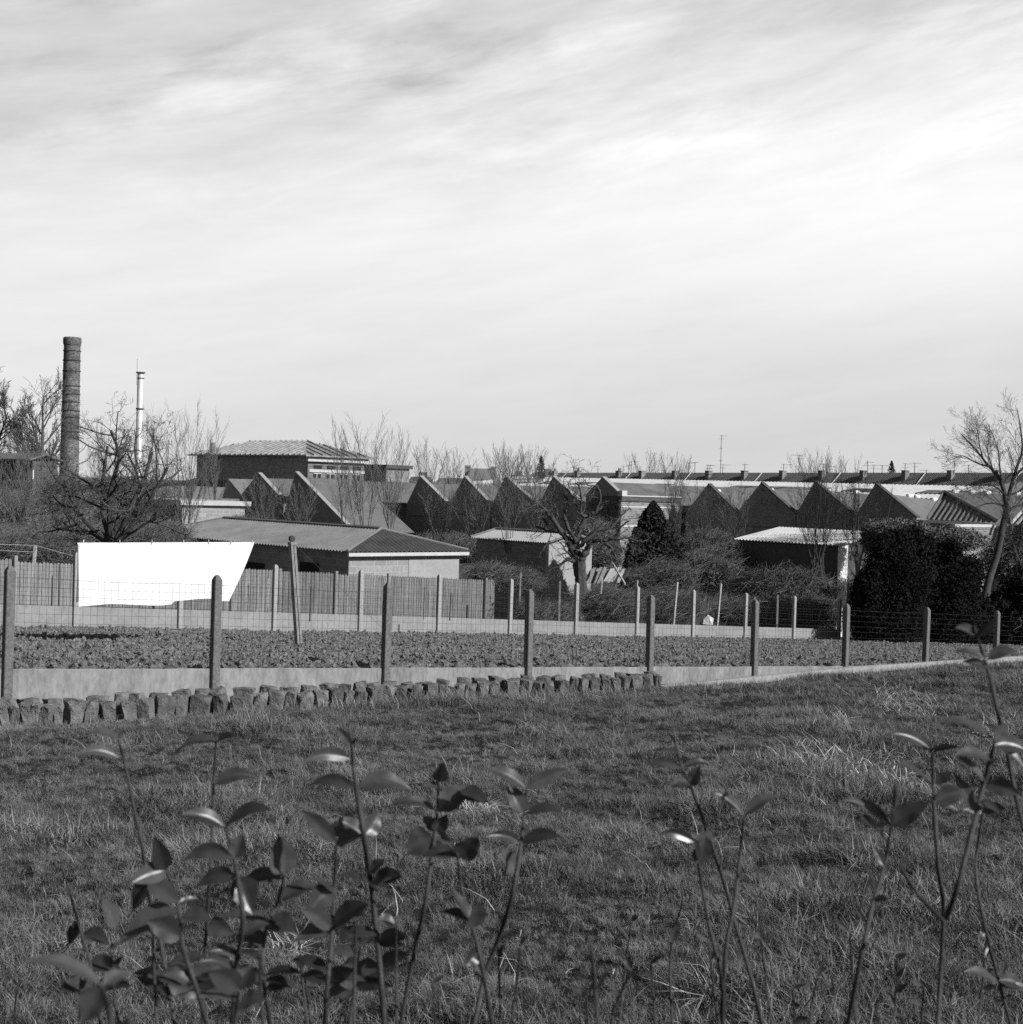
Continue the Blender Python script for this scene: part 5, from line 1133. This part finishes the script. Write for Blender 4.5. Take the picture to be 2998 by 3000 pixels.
# ------------------------------------------------------------------ lawn grass: tufts spread over the lawn
hidden = bpy.data.collections.new('grass_tufts')
def tuft(seed, n, h, spread, wid, lean, mat, curl=.5):
    rs = random.Random(seed); V = []; F_ = []
    for _ in range(n):
        a = rs.uniform(0, 6.283); r = spread * math.sqrt(rs.random()); b0 = Vector((math.cos(a) * r, math.sin(a) * r, -.02)); H_ = h * rs.uniform(.45, 1.25)
        th = rs.uniform(0, 6.283); d = Vector((math.cos(th), math.sin(th), 0)); s_ = Vector((-d.y, d.x, 0)) * wid / 2 * rs.uniform(.7, 1.3); ln_ = lean * rs.uniform(.2, 1.3); wind = Vector((0, 0, 0))
        k = len(V)
        for (f, wf) in ((0, 1), (.4, .9), (.75, .6), (1, .08)):
            off = (d * ln_ + wind) * (f ** (1 + curl)) * H_; z = H_ * f * (1 - .35 * ln_ * f); c = b0 + off + Vector((0, 0, z)); V += [c - s_ * wf, c + s_ * wf]
        F_ += [(k, k + 1, k + 3, k + 2), (k + 2, k + 3, k + 5, k + 4), (k + 4, k + 5, k + 7, k + 6)]
    me = bpy.data.meshes.new('tuft'); me.from_pydata([tuple(v) for v in V], [], F_); me.materials.append(mat); o = bpy.data.objects.new('tuft', me); return o
def scatter(name, label, pts, rots, scls, objs, cat='grass'):
    coll = bpy.data.collections.new(name + '_source')
    for o in objs: coll.objects.link(o)
    me = bpy.data.meshes.new(name); me.vertices.add(len(pts)); me.vertices.foreach_set('co', np.asarray(pts, np.float32).ravel())
    at = me.attributes.new('rot', 'FLOAT_VECTOR', 'POINT'); at.data.foreach_set('vector', np.asarray(rots, np.float32).ravel())
    at = me.attributes.new('scl', 'FLOAT', 'POINT'); at.data.foreach_set('value', np.asarray(scls, np.float32).ravel())
    ob = bpy.data.objects.new(name, me); col.objects.link(ob); tag(ob, label, cat, kind='stuff')
    gt = bpy.data.node_groups.new(name + '_nodes', 'GeometryNodeTree'); gt.interface.new_socket('Geometry', in_out='INPUT', socket_type='NodeSocketGeometry'); gt.interface.new_socket('Geometry', in_out='OUTPUT', socket_type='NodeSocketGeometry')
    gi, go = gt.nodes.new('NodeGroupInput'), gt.nodes.new('NodeGroupOutput'); iop = gt.nodes.new('GeometryNodeInstanceOnPoints'); ci = gt.nodes.new('GeometryNodeCollectionInfo')
    ci.inputs['Collection'].default_value = coll; ci.inputs['Separate Children'].default_value = True; ci.inputs['Reset Children'].default_value = True
    na = gt.nodes.new('GeometryNodeInputNamedAttribute'); na.data_type = 'FLOAT_VECTOR'; na.inputs['Name'].default_value = 'rot'
    ns = gt.nodes.new('GeometryNodeInputNamedAttribute'); ns.data_type = 'FLOAT'; ns.inputs['Name'].default_value = 'scl'
    e2r = gt.nodes.new('FunctionNodeEulerToRotation'); gt.links.new(na.outputs[0], e2r.inputs[0])
    gt.links.new(gi.outputs[0], iop.inputs['Points']); gt.links.new(ci.outputs[0], iop.inputs['Instance']); iop.inputs['Pick Instance'].default_value = True
    gt.links.new(e2r.outputs[0], iop.inputs['Rotation']); gt.links.new(ns.outputs[0], iop.inputs['Scale']); gt.links.new(iop.outputs[0], go.inputs[0])
    md = ob.modifiers.new('scatter', 'NODES'); md.node_group = gt; return ob
def lawn_points(n, seed, ymin=4.2, ymax=34, dens=None):
    rs_ = np.random.RandomState(seed); out = []
    # uniform in depth^p across the visible wedge of lawn
    y = ymin + (ymax - ymin) * rs_.uniform(0, 1, n * 4); x = rs_.uniform(-.48, .48, n * 4) * (y + 2)
    pr = np.clip((8.0 / y), .18, 1) * (y / 34)      # denser near the camera
    keep = rs_.uniform(0, 1, n * 4) < pr * 2.2; x, y = x[keep], y[keep]
    a = x * A.x + y * A.y; b = x * B.x + y * B.y; k = (b > -14.62)
    x, y, a, b = x[k][:n], y[k][:n], a[k][:n], b[k][:n]
    if dens is not None: kk = dens(a, b, rs_); x, y, a, b = x[kk], y[kk], a[kk], b[kk]
    return x, y, a, b, rs_
x, y, a, b, rs_ = lawn_points(64000, 1)
bare = (b < -14.0) & (a < al(PB(900, 2060, -14.4))); kk = ~(bare & (rs_.uniform(0, 1, len(a)) < .75)); x, y, a, b = x[kk], y[kk], a[kk], b[kk]
cl = fbm(a * 1.4 + 60, b * 1.4 + 60, 51, 3); s_ = .36 + 1.0 * np.clip((cl - .40) * 2.8, 0, 1) ** 1.3; s_ = s_ * rs_.uniform(.75, 1.25, len(s_))
pts = np.stack([x, y, zlawn(a, b)], -1); rots = np.stack([rs_.normal(0, .28, len(x)), rs_.normal(0, .28, len(x)), rs_.uniform(0, 6.28, len(x))], -1)
scatter('lawn_grass', 'short uneven winter grass covering the lawn', pts, rots, s_, [tuft(k, 85, .085, .10, .0034, 1.0 + .12 * k, M_grass) for k in range(5)] + [tuft(9, 60, .12, .10, .0045, 1.4, M_grass)])
# dry stalks
def dens_dry(a, b, rs_):
    c = fbm(a * .9 + 10, b * .9 + 10, 61, 2); near = (b < -13.2) & (a > al(PB(900, 2060, -14.4)) - 3)
    return rs_.uniform(0, 1, len(a)) < np.where(near, .9, np.clip((c - .45) * 1.5, .12, .5))
x, y, a, b, rs_ = lawn_points(11000, 2, dens=dens_dry)
pts = np.stack([x, y, zlawn(a, b)], -1); rots = np.stack([rs_.normal(0, .3, len(x)), rs_.normal(0, .3, len(x)), rs_.uniform(0, 6.28, len(x))], -1)
scatter('dry_stalks', 'scattered pale dry grass stalks standing out of the lawn', pts, rots, rs_.uniform(.5, 1.3, len(x)), [tuft(20 + k, 2, .13, .12, .003, 1.0 + .3 * k, M_dry, 1.0) for k in range(5)])
# bleached patches
pc = []
for (u, v, ru, rv, n) in ((2420, 2240, 190, 45, 420), (2560, 2300, 90, 30, 160), (2640, 2060, 110, 40, 260), (2420, 2130, 90, 25, 140), (1400, 2390, 60, 25, 70), (2080, 2925, 40, 12, 30), (2920, 2150, 60, 30, 120), (860, 2790, 40, 15, 20)):
    for _ in range(n):
        uu, vv = u + rs_.normal() * ru * .6, v + rs_.normal() * rv * .6; r = ray(uu, vv); lo, hi = 3.0, 40.0
        for _k in range(26):
            mid = (lo + hi) / 2; p = r * (mid / r.y)
            if p.z > float(zlawn(al(p), be(p))): lo = mid
            else: hi = mid
        p = r * (hi / r.y)
        if be(p) > -14.5: pc.append(tuple(p))
pc = np.array(pc); n = len(pc)
scatter('bleached_grass', 'patches of bleached flattened grass on the right of the lawn', pc, np.stack([rs_.normal(0, .3, n), rs_.normal(0, .3, n), rs_.uniform(0, 6.28, n)], -1), rs_.uniform(.6, 1.2, n), [tuft(40 + k, 6, .13, .10, .0065, 1.8, M_dry, .6) for k in range(3)])
# fringe of tall weeds at the stones and kerb
x = []; rs2 = np.random.RandomState(8)
for _ in range(2600):
    aa = rs2.uniform(al(PB(700, 2060, -14.4)), 30); bb = rs2.choice([-14.35, -14.25, -14.1]) + rs2.normal() * .12
    if bb < -14.72: continue
    x.append((aa * A.x + bb * B.x, aa * A.y + bb * B.y, float(zlawn(aa, bb))))
x = np.array(x); n = len(x)
scatter('edge_weeds', 'taller thin weeds and grass along the stones and the kerb', x, np.stack([rs2.normal(0, .15, n), rs2.normal(0, .15, n), rs2.uniform(0, 6.28, n)], -1), rs2.uniform(.5, 1.15, n), [tuft(60 + k, 9, .15, .10, .0045, .8, M_grass) for k in range(3)] + [tuft(70, 4, .19, .12, .004, .9, M_dry)])
# clods lying on the dug soil
def clod(seed):
    import bmesh
    from mathutils import noise as mn
    bm = bmesh.new(); bmesh.ops.create_icosphere(bm, subdivisions=2, radius=1)
    for v in bm.verts: v.co = v.co * (1 + .6 * mn.noise(v.co * 1.3 + Vector((seed * 3.1, 0, 0))) + .35 * mn.noise(v.co * 2.6 + Vector((0, seed, 0)))); v.co.z *= .7
    me = bpy.data.meshes.new('clod'); bm.to_mesh(me); bm.free(); me.materials.append(M_soil); return bpy.data.objects.new('clod', me)
rc = np.random.RandomState(19); n = 46000; bb = rc.uniform(BF2 + .15, BF1 - .15, n); dd_ = rc.uniform(0, 1, n)
xr = rc.uniform(-.37, .30, n); yy = -bb / (.746 - xr * .666) ; xx = xr * yy; aa = xx * A.x + yy * A.y; bb = xx * B.x + yy * B.y
k = (np.abs(bb + 20.6 + .15 * np.sin(aa)) > .22); xx, yy, aa, bb = xx[k], yy[k], aa[k], bb[k]; n = len(xx)
sz = .010 + .034 * rc.uniform(0, 1, n) ** 2.5
scatter('soil_clods', 'rough clods of freshly dug earth covering the plot between the two fences', np.stack([xx, yy, zsoil(aa, bb) + sz * .15], -1), rc.uniform(0, 6.28, (n, 3)), sz, [clod(k) for k in range(6)], 'clods')
# pebbles and litter on the bare strip before the stones
V = []; F_ = []; rs3 = random.Random(4)
for _ in range(1500):
    aa = rs3.uniform(2, al(PB(900, 2060, -14.4))); bb = -14.35 + abs(rs3.gauss(0, .22)); s_ = rs3.uniform(.006, .02); z = float(zlawn(aa, bb)) + s_ * .3; c = AB(aa, bb, z); k = len(V)
    V += [tuple(c + Vector((rs3.uniform(.6, 1) * s_ * dx, rs3.uniform(.6, 1) * s_ * dy, rs3.uniform(.4, .9) * s_ * dz))) for (dx, dy, dz) in ((1, 0, 0), (0, 1, 0), (-1, 0, 0), (0, -1, 0), (0, 0, 1))]; F_ += [(k, k + 1, k + 4), (k + 1, k + 2, k + 4), (k + 2, k + 3, k + 4), (k + 3, k, k + 4)]
o = npmesh('pebbles', V, F_, M_debris); tag(o, 'small pebbles and leaf litter on the bare strip in front of the stones', 'pebbles', kind='stuff')

# ------------------------------------------------------------------ young shoots in the foreground
def leaf_obj(t, rs, base, tip, width, arch, twist, D):
    ax_ = tip - base; L_ = ax_.length; d = ax_.normalized(); up = Vector((0.25, -.80, .62)); up = up - d * up.dot(d); up = up.normalized() if up.length > .2 else Vector((0, -1, 0))
    sd_ = d.cross(up).normalized(); c_, s2 = math.cos(twist), math.sin(twist); sd_, up = sd_ * c_ + up * s2, up * c_ - sd_ * s2
    nl, nw = 12, 3; V = []; F_ = []
    for i in range(nl + 1):
        f = i / nl; wl = width * max(.03, (math.sin(math.pi * min(1, (f + .02)) ** .82) ** .8)) * (1 - .15 * f) if 0 < f < 1 else width * (.06 if f == 0 else .02)
        if f < .1: wl = width * (.06 + f * 3.5)
        c = base + ax_ * f + Vector((0, 0, 1)) * arch * L_ * 4 * f * (1 - f) * (1 if arch > 0 else 1)
        for j in range(-nw, nw + 1):
            q = j / nw; V.append(c + sd_ * wl / 2 * q + up * (abs(q) * wl * .20 - .04 * wl + .03 * wl * math.sin(f * 14) * abs(q)))
    W2 = 2 * nw + 1
    for i in range(nl):
        for j in range(W2 - 1): k = i * W2 + j; F_.append((k, k + 1, k + W2 + 1, k + W2))
    b0 = WL[t.name]
    o = npmesh('leaf', [tuple(v - b0) for v in V], F_, M_leaf, True); o.parent = t; return o
shoots = [
 # D, stem polyline px, radius mm, leaves (u,v base -> tip, width px, arch), label
 (1.95, [(345, 2165), (365, 2230), (395, 2380), (415, 2470), (440, 2640), (470, 2760), (520, 3050)], 3.2, [(352, 2222, 218, 2214, 34, .14), (345, 2172, 252, 2150, 34, .12), (348, 2165, 352, 2140, 10, 0), (430, 2600, 390, 2670, 50, .05)], 'leftmost tall slim shoot, two leaves drooping to the left at its tip'),
 (2.0, [(634, 2160), (626, 2290), (624, 2400), (615, 2560), (600, 2800), (590, 3050)], 2.6, [(630, 2192, 508, 2212, 42, .17), (636, 2182, 692, 2158, 30, .1), (634, 2175, 620, 2132, 14, 0), (627, 2300, 755, 2280, 48, .16)], 'thin shoot with one leaf arching right below its tip, second tall one from the left'),
 (1.75, [(660, 2425), (685, 2515), (697, 2580), (712, 2700), (690, 2850), (680, 3050)], 3.6, [(657, 2430, 522, 2392, 44, .12), (664, 2428, 800, 2375, 54, .14), (684, 2512, 535, 2522, 50, .16), (688, 2515, 712, 2440, 46, 0), (697, 2578, 575, 2600, 50, .12), (770, 2604, 648, 2612, 42, .10), (700, 2590, 740, 2680, 70, .05)], 'dark leafy shoot with paired arching leaves under the thin second shoot'),
 (1.7, [(485, 2550), (520, 2645), (535, 2770), (570, 2880), (620, 3050)], 3.2, [(492, 2562, 452, 2448, 62, 0), (475, 2552, 385, 2588, 56, .08), (520, 2645, 420, 2585, 50, .08), (526, 2645, 578, 2632, 20, .04), (540, 2760, 430, 2700, 70, .1), (525, 2670, 345, 2770, 80, .1), (530, 2690, 620, 2700, 60, .1), (340, 2720, 300, 2630, 54, 0), (545, 2880, 460, 2860, 50, .1), (560, 2870, 620, 2830, 50, .1)], 'bushy shoot with an upright broad leaf and many crossing leaves at lower left'),
 (1.8, [(832, 2565), (815, 2640), (780, 2720), (770, 2850), (800, 3050)], 2.8, [(834, 2568, 815, 2446, 74, 0), (826, 2600, 700, 2590, 56, .12), (820, 2640, 940, 2600, 60, .12), (780, 2700, 640, 2690, 60, .1), (785, 2700, 870, 2730, 66, .08), (775, 2780, 700, 2720, 50, .08)], 'shoot topped by one big upright round leaf'),
 (2.1, [(180, 2540), (205, 2620), (235, 2725), (270, 2850), (300, 3050)], 2.4, [(205, 2620, 190, 2590, 14, 0), (232, 2715, 200, 2770, 40, .05), (240, 2740, 320, 2770, 60, .12), (236, 2735, 205, 2690, 20, .0)], 'thin almost bare shoot at the far left'),
 (1.05, [(300, 2890), (320, 2960), (330, 3060)], 3.0, [(290, 2880, 60, 2820, 56, .12), (300, 2890, 385, 2850, 46, .1), (300, 2905, 240, 3000, 70, 0)], 'very near blurred leaves in the bottom left corner'),
 (1.9, [(1030, 2180), (1035, 2250), (1048, 2330), (1065, 2440), (1085, 2570), (1100, 2700), (1115, 2850), (1130, 3050)], 4.4, [(1028, 2225, 884, 2232, 42, .14), (1030, 2195, 985, 2130, 30, .05), (1030, 2190, 1048, 2165, 14, 0), (1046, 2322, 902, 2304, 40, .16), (1050, 2322, 1210, 2318, 62, .15), (1064, 2448, 938, 2450, 60, .16), (1068, 2445, 1112, 2380, 60, 0), (1064, 2450, 980, 2400, 50, .05), (1085, 2592, 985, 2566, 40, .1), (1088, 2590, 1186, 2568, 44, .12), (1105, 2695, 1162, 2712, 36, .1), (1108, 2770, 1185, 2770, 36, .08), (1080, 2560, 1130, 2520, 40, .05)], 'tallest dark shoot with four tiers of arching leaves, left of centre'),
 (1.75, [(985, 2470), (980, 2600), (972, 2750), (958, 2900), (948, 3050)], 3.4, [(984, 2480, 882, 2375, 46, .05), (988, 2470, 1062, 2450, 46, .06), (978, 2620, 912, 2572, 36, .08), (972, 2730, 880, 2665, 44, .08), (978, 2725, 1082, 2650, 84, .08), (975, 2600, 900, 2680, 60, .1), (968, 2740, 860, 2760, 50, .1)], 'pale straight shoot with broad leaves just left of the tallest dark shoot'),
 (2.0, [(1285, 2290), (1282, 2375), (1270, 2480), (1245, 2650), (1212, 2800), (1165, 3050)], 3.6, [(1284, 2300, 1300, 2232, 46, 0), (1280, 2305, 1235, 2305, 20, .06), (1280, 2378, 1140, 2362, 44, .15), (1284, 2378, 1380, 2310, 60, .1), (1350, 2320, 1432, 2352, 46, .08), (1272, 2470, 1190, 2505, 80, .16), (1274, 2468, 1325, 2470, 60, .1), (1276, 2440, 1240, 2390, 50, 0), (1276, 2440, 1310, 2385, 50, 0)], 'shoot with a round upright tip leaf and a bright leaf to its right, centre left'),
 (1.85, [(1340, 2500), (1352, 2600), (1385, 2720), (1410, 2820), (1450, 3050)], 3.2, [(1345, 2530, 1402, 2452, 62, 0), (1340, 2520, 1232, 2512, 40, .12), (1385, 2720, 1290, 2672, 50, .08), (1388, 2725, 1400, 2640, 60, 0), (1386, 2700, 1320, 2600, 50, .0), (1395, 2790, 1365, 2830, 50, .05)], 'short shoot with a broad pale-edged leaf, right of the centre-left one'),
 (1.95, [(1542, 2310), (1535, 2390), (1524, 2490), (1502, 2620), (1465, 2740), (1420, 2860), (1380, 3050)], 3.8, [(1540, 2318, 1420, 2252, 40, .08), (1544, 2316, 1668, 2252, 42, .05), (1534, 2385, 1490, 2296, 50, .0), (1536, 2390, 1656, 2386, 52, .14), (1524, 2488, 1422, 2452, 36, .12), (1527, 2486, 1650, 2455, 40, .14), (1508, 2560, 1470, 2482, 50, 0), (1510, 2562, 1548, 2558, 16, .05)], 'shoot with three tiers of spread leaf pairs, right of centre left'),
 (2.05, [(1975, 2165), (1995, 2240), (2030, 2318), (2060, 2400), (2120, 2580), (2150, 2690), (2200, 2860), (2245, 3050)], 3.2, [(1990, 2205, 1906, 2200, 20, .05), (1980, 2195, 1972, 2155, 16, 0), (2000, 2252, 1893, 2242, 26, .14), (2002, 2250, 2084, 2238, 24, .12), (2032, 2312, 1964, 2306, 44, .1), (2034, 2314, 2052, 2242, 44, 0)], 'slender leaning shoot with small clustered leaves at its tip, right of centre'),
 (2.0, [(2180, 2390), (2170, 2500), (2150, 2660), (2125, 2800), (2115, 3050)], 3.4, [(2176, 2385, 2088, 2322, 34, .10), (2182, 2385, 2282, 2332, 44, .12)], 'shoot with just two wing-like leaves at its tip'),
 (1.95, [(2038, 2470), (2058, 2600), (2080, 2720), (2108, 2830), (2115, 2900)], 3.0, [(2036, 2475, 1928, 2446, 28, .14), (2042, 2475, 2110, 2445, 26, .1), (2046, 2530, 2070, 2450, 50, 0), (2050, 2520, 2030, 2450, 30, 0)], 'shoot below the slender leaning one, with hanging folded leaves'),
 (1.8, [(2612, 2420), (2590, 2540), (2555, 2660), (2520, 2820), (2475, 3050)], 3.4, [(2608, 2420, 2470, 2345, 42, .10), (2614, 2415, 2622, 2272, 40, 0), (2616, 2418, 2722, 2350, 66, .06), (2600, 2470, 2502, 2398, 58, .10), (2570, 2600, 2520, 2520, 24, 0), (2566, 2620, 2605, 2635, 20, .05), (2590, 2540, 2560, 2480, 30, 0)], 'shoot with a tall upright dark leaf and a bright pale leaf, right side'),
 (2.0, [(2730, 2185), (2735, 2300), (2738, 2370), (2752, 2560), (2765, 2660), (2755, 2880), (2745, 3050)], 3.8, [(2732, 2200, 2602, 2152, 40, .12), (2736, 2200, 2812, 2190, 24, .06), (2732, 2305, 2610, 2242, 42, .12), (2740, 2295, 2790, 2262, 30, .05), (2740, 2365, 2832, 2320, 54, .08), (2742, 2370, 2810, 2378, 26, .08), (2736, 2220, 2725, 2170, 12, 0)], 'straight stout shoot with stacked arching leaves, near the right edge'),
 (1.7, [(2915, 2170), (2882, 2300), (2850, 2430), (2805, 2600), (2772, 2690)], 3.8, [(2910, 2175, 2745, 2112, 56, .1), (2905, 2230, 2795, 2215, 50, .1), (2918, 2200, 3010, 2200, 60, .1), (2885, 2290, 2800, 2215, 50, .05), (2860, 2370, 2790, 2260, 44, 0), (2890, 2300, 2990, 2330, 46, .1), (2920, 2160, 2950, 2120, 40, .05), (2870, 2350, 2935, 2390, 30, .1), (2905, 2210, 3010, 2260, 50, .1)], 'branching blurred shoot crossing behind the straight stout one'),
 (1.8, [(2862, 1860), (2885, 1930), (2905, 2000), (2925, 2090), (2945, 2170), (2970, 2300), (3000, 2430)], 3.4, [(2872, 1868, 2798, 1838, 28, .08), (2876, 1880, 2918, 1814, 34, .05), (2868, 1870, 2855, 1830, 14, 0), (2886, 1932, 2788, 1912, 30, .12), (2892, 1934, 2985, 1912, 34, .16), (2896, 1955, 2818, 1938, 26, .06), (2905, 2010, 2935, 2020, 24, .1), (2922, 2085, 2960, 2070, 24, .08), (2948, 2170, 2880, 2120, 34, .1)], 'highest shoot at the right edge, its leaves crossing the fence and kerb'),
 (2.1, [(2880, 2380), (2862, 2500), (2860, 2570), (2885, 2710), (2920, 2850), (2975, 3050)], 3.0, [(2880, 2390, 2820, 2370, 30, .1), (2884, 2390, 2950, 2370, 34, .1), (2920, 2820, 2905, 2775, 20, 0), (2935, 2860, 2950, 2810, 18, 0)], 'thin kinked shoot low at the right edge'),
 (2.2, [(2000, 2640), (1965, 2800), (1972, 3050)], 2.6, [(1968, 2760, 1985, 2700, 26, 0)], 'nearly bare stub below the right-of-centre shoots'),
 (1.6, [(1730, 2760), (1745, 2900), (1755, 3050)], 2.6, [(1735, 2790, 1725, 2750, 14, 0), (1748, 2900, 1770, 2850, 20, 0)], 'bare stub at the bottom, between centre and right'),
 (1.5, [(2640, 2540), (2690, 2620), (2765, 2700)], 2.6, [(2640, 2545, 2660, 2500, 24, .0)], 'bare side twig joining the straight stout shoot'),
 (2.3, [(890, 2840), (905, 2950), (915, 3050)], 2.4, [(892, 2845, 870, 2800, 20, 0), (900, 2890, 935, 2850, 24, .05)], 'small pale stub at the bottom left of centre'),
 (2.0, [(1060, 2760), (1040, 2880), (1020, 3050)], 2.6, [(1058, 2770, 1000, 2720, 40, .08), (1062, 2765, 1120, 2740, 40, .08), (1050, 2830, 1000, 2830, 40, .1)], 'low leafy shoot at the bottom between the pale and the tallest shoots'),
 (1.9, [(1850, 2840), (1800, 2960), (1790, 3050)], 2.4, [(1845, 2850, 1830, 2800, 20, 0)], 'thin stub at the bottom centre right'),
 (1.35, [(700, 2900), (690, 2980), (690, 3060)], 2.8, [(695, 2900, 610, 2850, 80, .08), (700, 2910, 740, 2830, 70, 0), (695, 2960, 780, 2930, 70, .1)], 'blurred low leaves at the bottom, left of centre'),
 (2.15, [(2395, 2860), (2380, 2940), (2370, 3050)], 2.4, [(2392, 2870, 2410, 2820, 22, 0)], 'small dark stub at the bottom, right of centre'),
]
rq = random.Random(55)
for k in range(22):
    u = 90 + k * 132 + rq.uniform(-50, 50); vt = rq.uniform(2680, 2900); ln2 = rq.uniform(-45, 45); Dq = rq.uniform(1.6, 2.3); lv = []
    for q in range(rq.randint(1, 4)): vv = vt + 10 + q * 45; sg = rq.choice((-1, 1)); lv.append((u + ln2 * (vv - vt) / 400, vv, u + sg * rq.uniform(12, 55), vv - rq.uniform(5, 50), rq.uniform(10, 22), rq.uniform(0, .1)))
    shoots.append((Dq, [(u, vt), (u + ln2 * .4, vt + 140), (u + ln2, 3060)], 2.2, lv, 'thin short shoot with tiny leaves along the bottom edge of the lawn'))
rs = random.Random(77)
for (D, poly, r, lvs, lab) in shoots:
    pts = [PD(u, v, D + .04 * math.sin(i * 1.7)) for i, (u, v) in enumerate(poly)]
    end = pts[-1] + (pts[-1] - pts[-2]).normalized() * .3; g_ = Vector((end.x, end.y, float(zlawn(al(end), be(end))) - .03)); 
    if poly[-1][1] > 2950: pts += [end, g_]
    t = thing('young_shoot', lab, 'shoot', g_ if poly[-1][1] > 2950 else pts[-1], 'young leafy shoots in the foreground')
    # smooth and add nodes
    sm = []
    for i in range(len(pts) - 1):
        p_1 = pts[max(i - 1, 0)]; p0_, p1_ = pts[i], pts[i + 1]; p2_ = pts[min(i + 2, len(pts) - 1)]
        for q in range(6):
            f = q / 6; sm.append(.5 * ((2 * p0_) + (p1_ - p_1) * f + (2 * p_1 - 5 * p0_ + 4 * p1_ - p2_) * f * f + (3 * p0_ - p_1 - 3 * p1_ + p2_) * f ** 3))
    sm.append(pts[-1]); n = len(sm); rad = [(.0011 + (r * .001 - .0011) * min(1, (i / n) * 3 + .15)) * (1.25 if i % 9 == 4 else 1) * (.55 if False else 1) for i in range(n)]
    m = MB(); m.tube(sm, [x_ * .85 for x_ in rad], 7); m.build('stem', M_stem, t, smooth=True)
    if r > 2.3 and (poly[0][0] < 1200 or poly[0][0] > 2850) and poly[-1][1] > 2950 and D > 1.5:
        lvs = list(lvs)
        for q in range(5 if poly[0][0] < 1100 else 3):
            vq = rs.uniform(max(2560, lvs[-1][1]), 2900) if q < 5 else rs.uniform(2480, 2700)
            if vq < poly[0][1] + 120: continue
            uq = np.interp(vq, [p_[1] for p_ in poly], [p_[0] for p_ in poly]); sg = -1 if q % 2 else 1
            lvs.append((uq, vq, uq + sg * rs.uniform(70, 125), vq - rs.uniform(-40, 50), rs.uniform(34, 56), rs.uniform(.04, .15)))
    for (u0, v0, u1, v1_, w_, arch) in lvs:
        p0_ = min(sm, key=lambda q: (q - PD(u0, v0, D)).length); pb__ = PD(u0, v0, D)
        b_ = p0_ if (p0_ - pb__).length < .012 else pb__
        tp = PD(u1, v1_, D + rs.uniform(-.03, .02)); leaf_obj(t, rs, b_, tp, w_ * D / FPX * rs.uniform(.95, 1.3), arch, rs.uniform(-.6, .6), D)
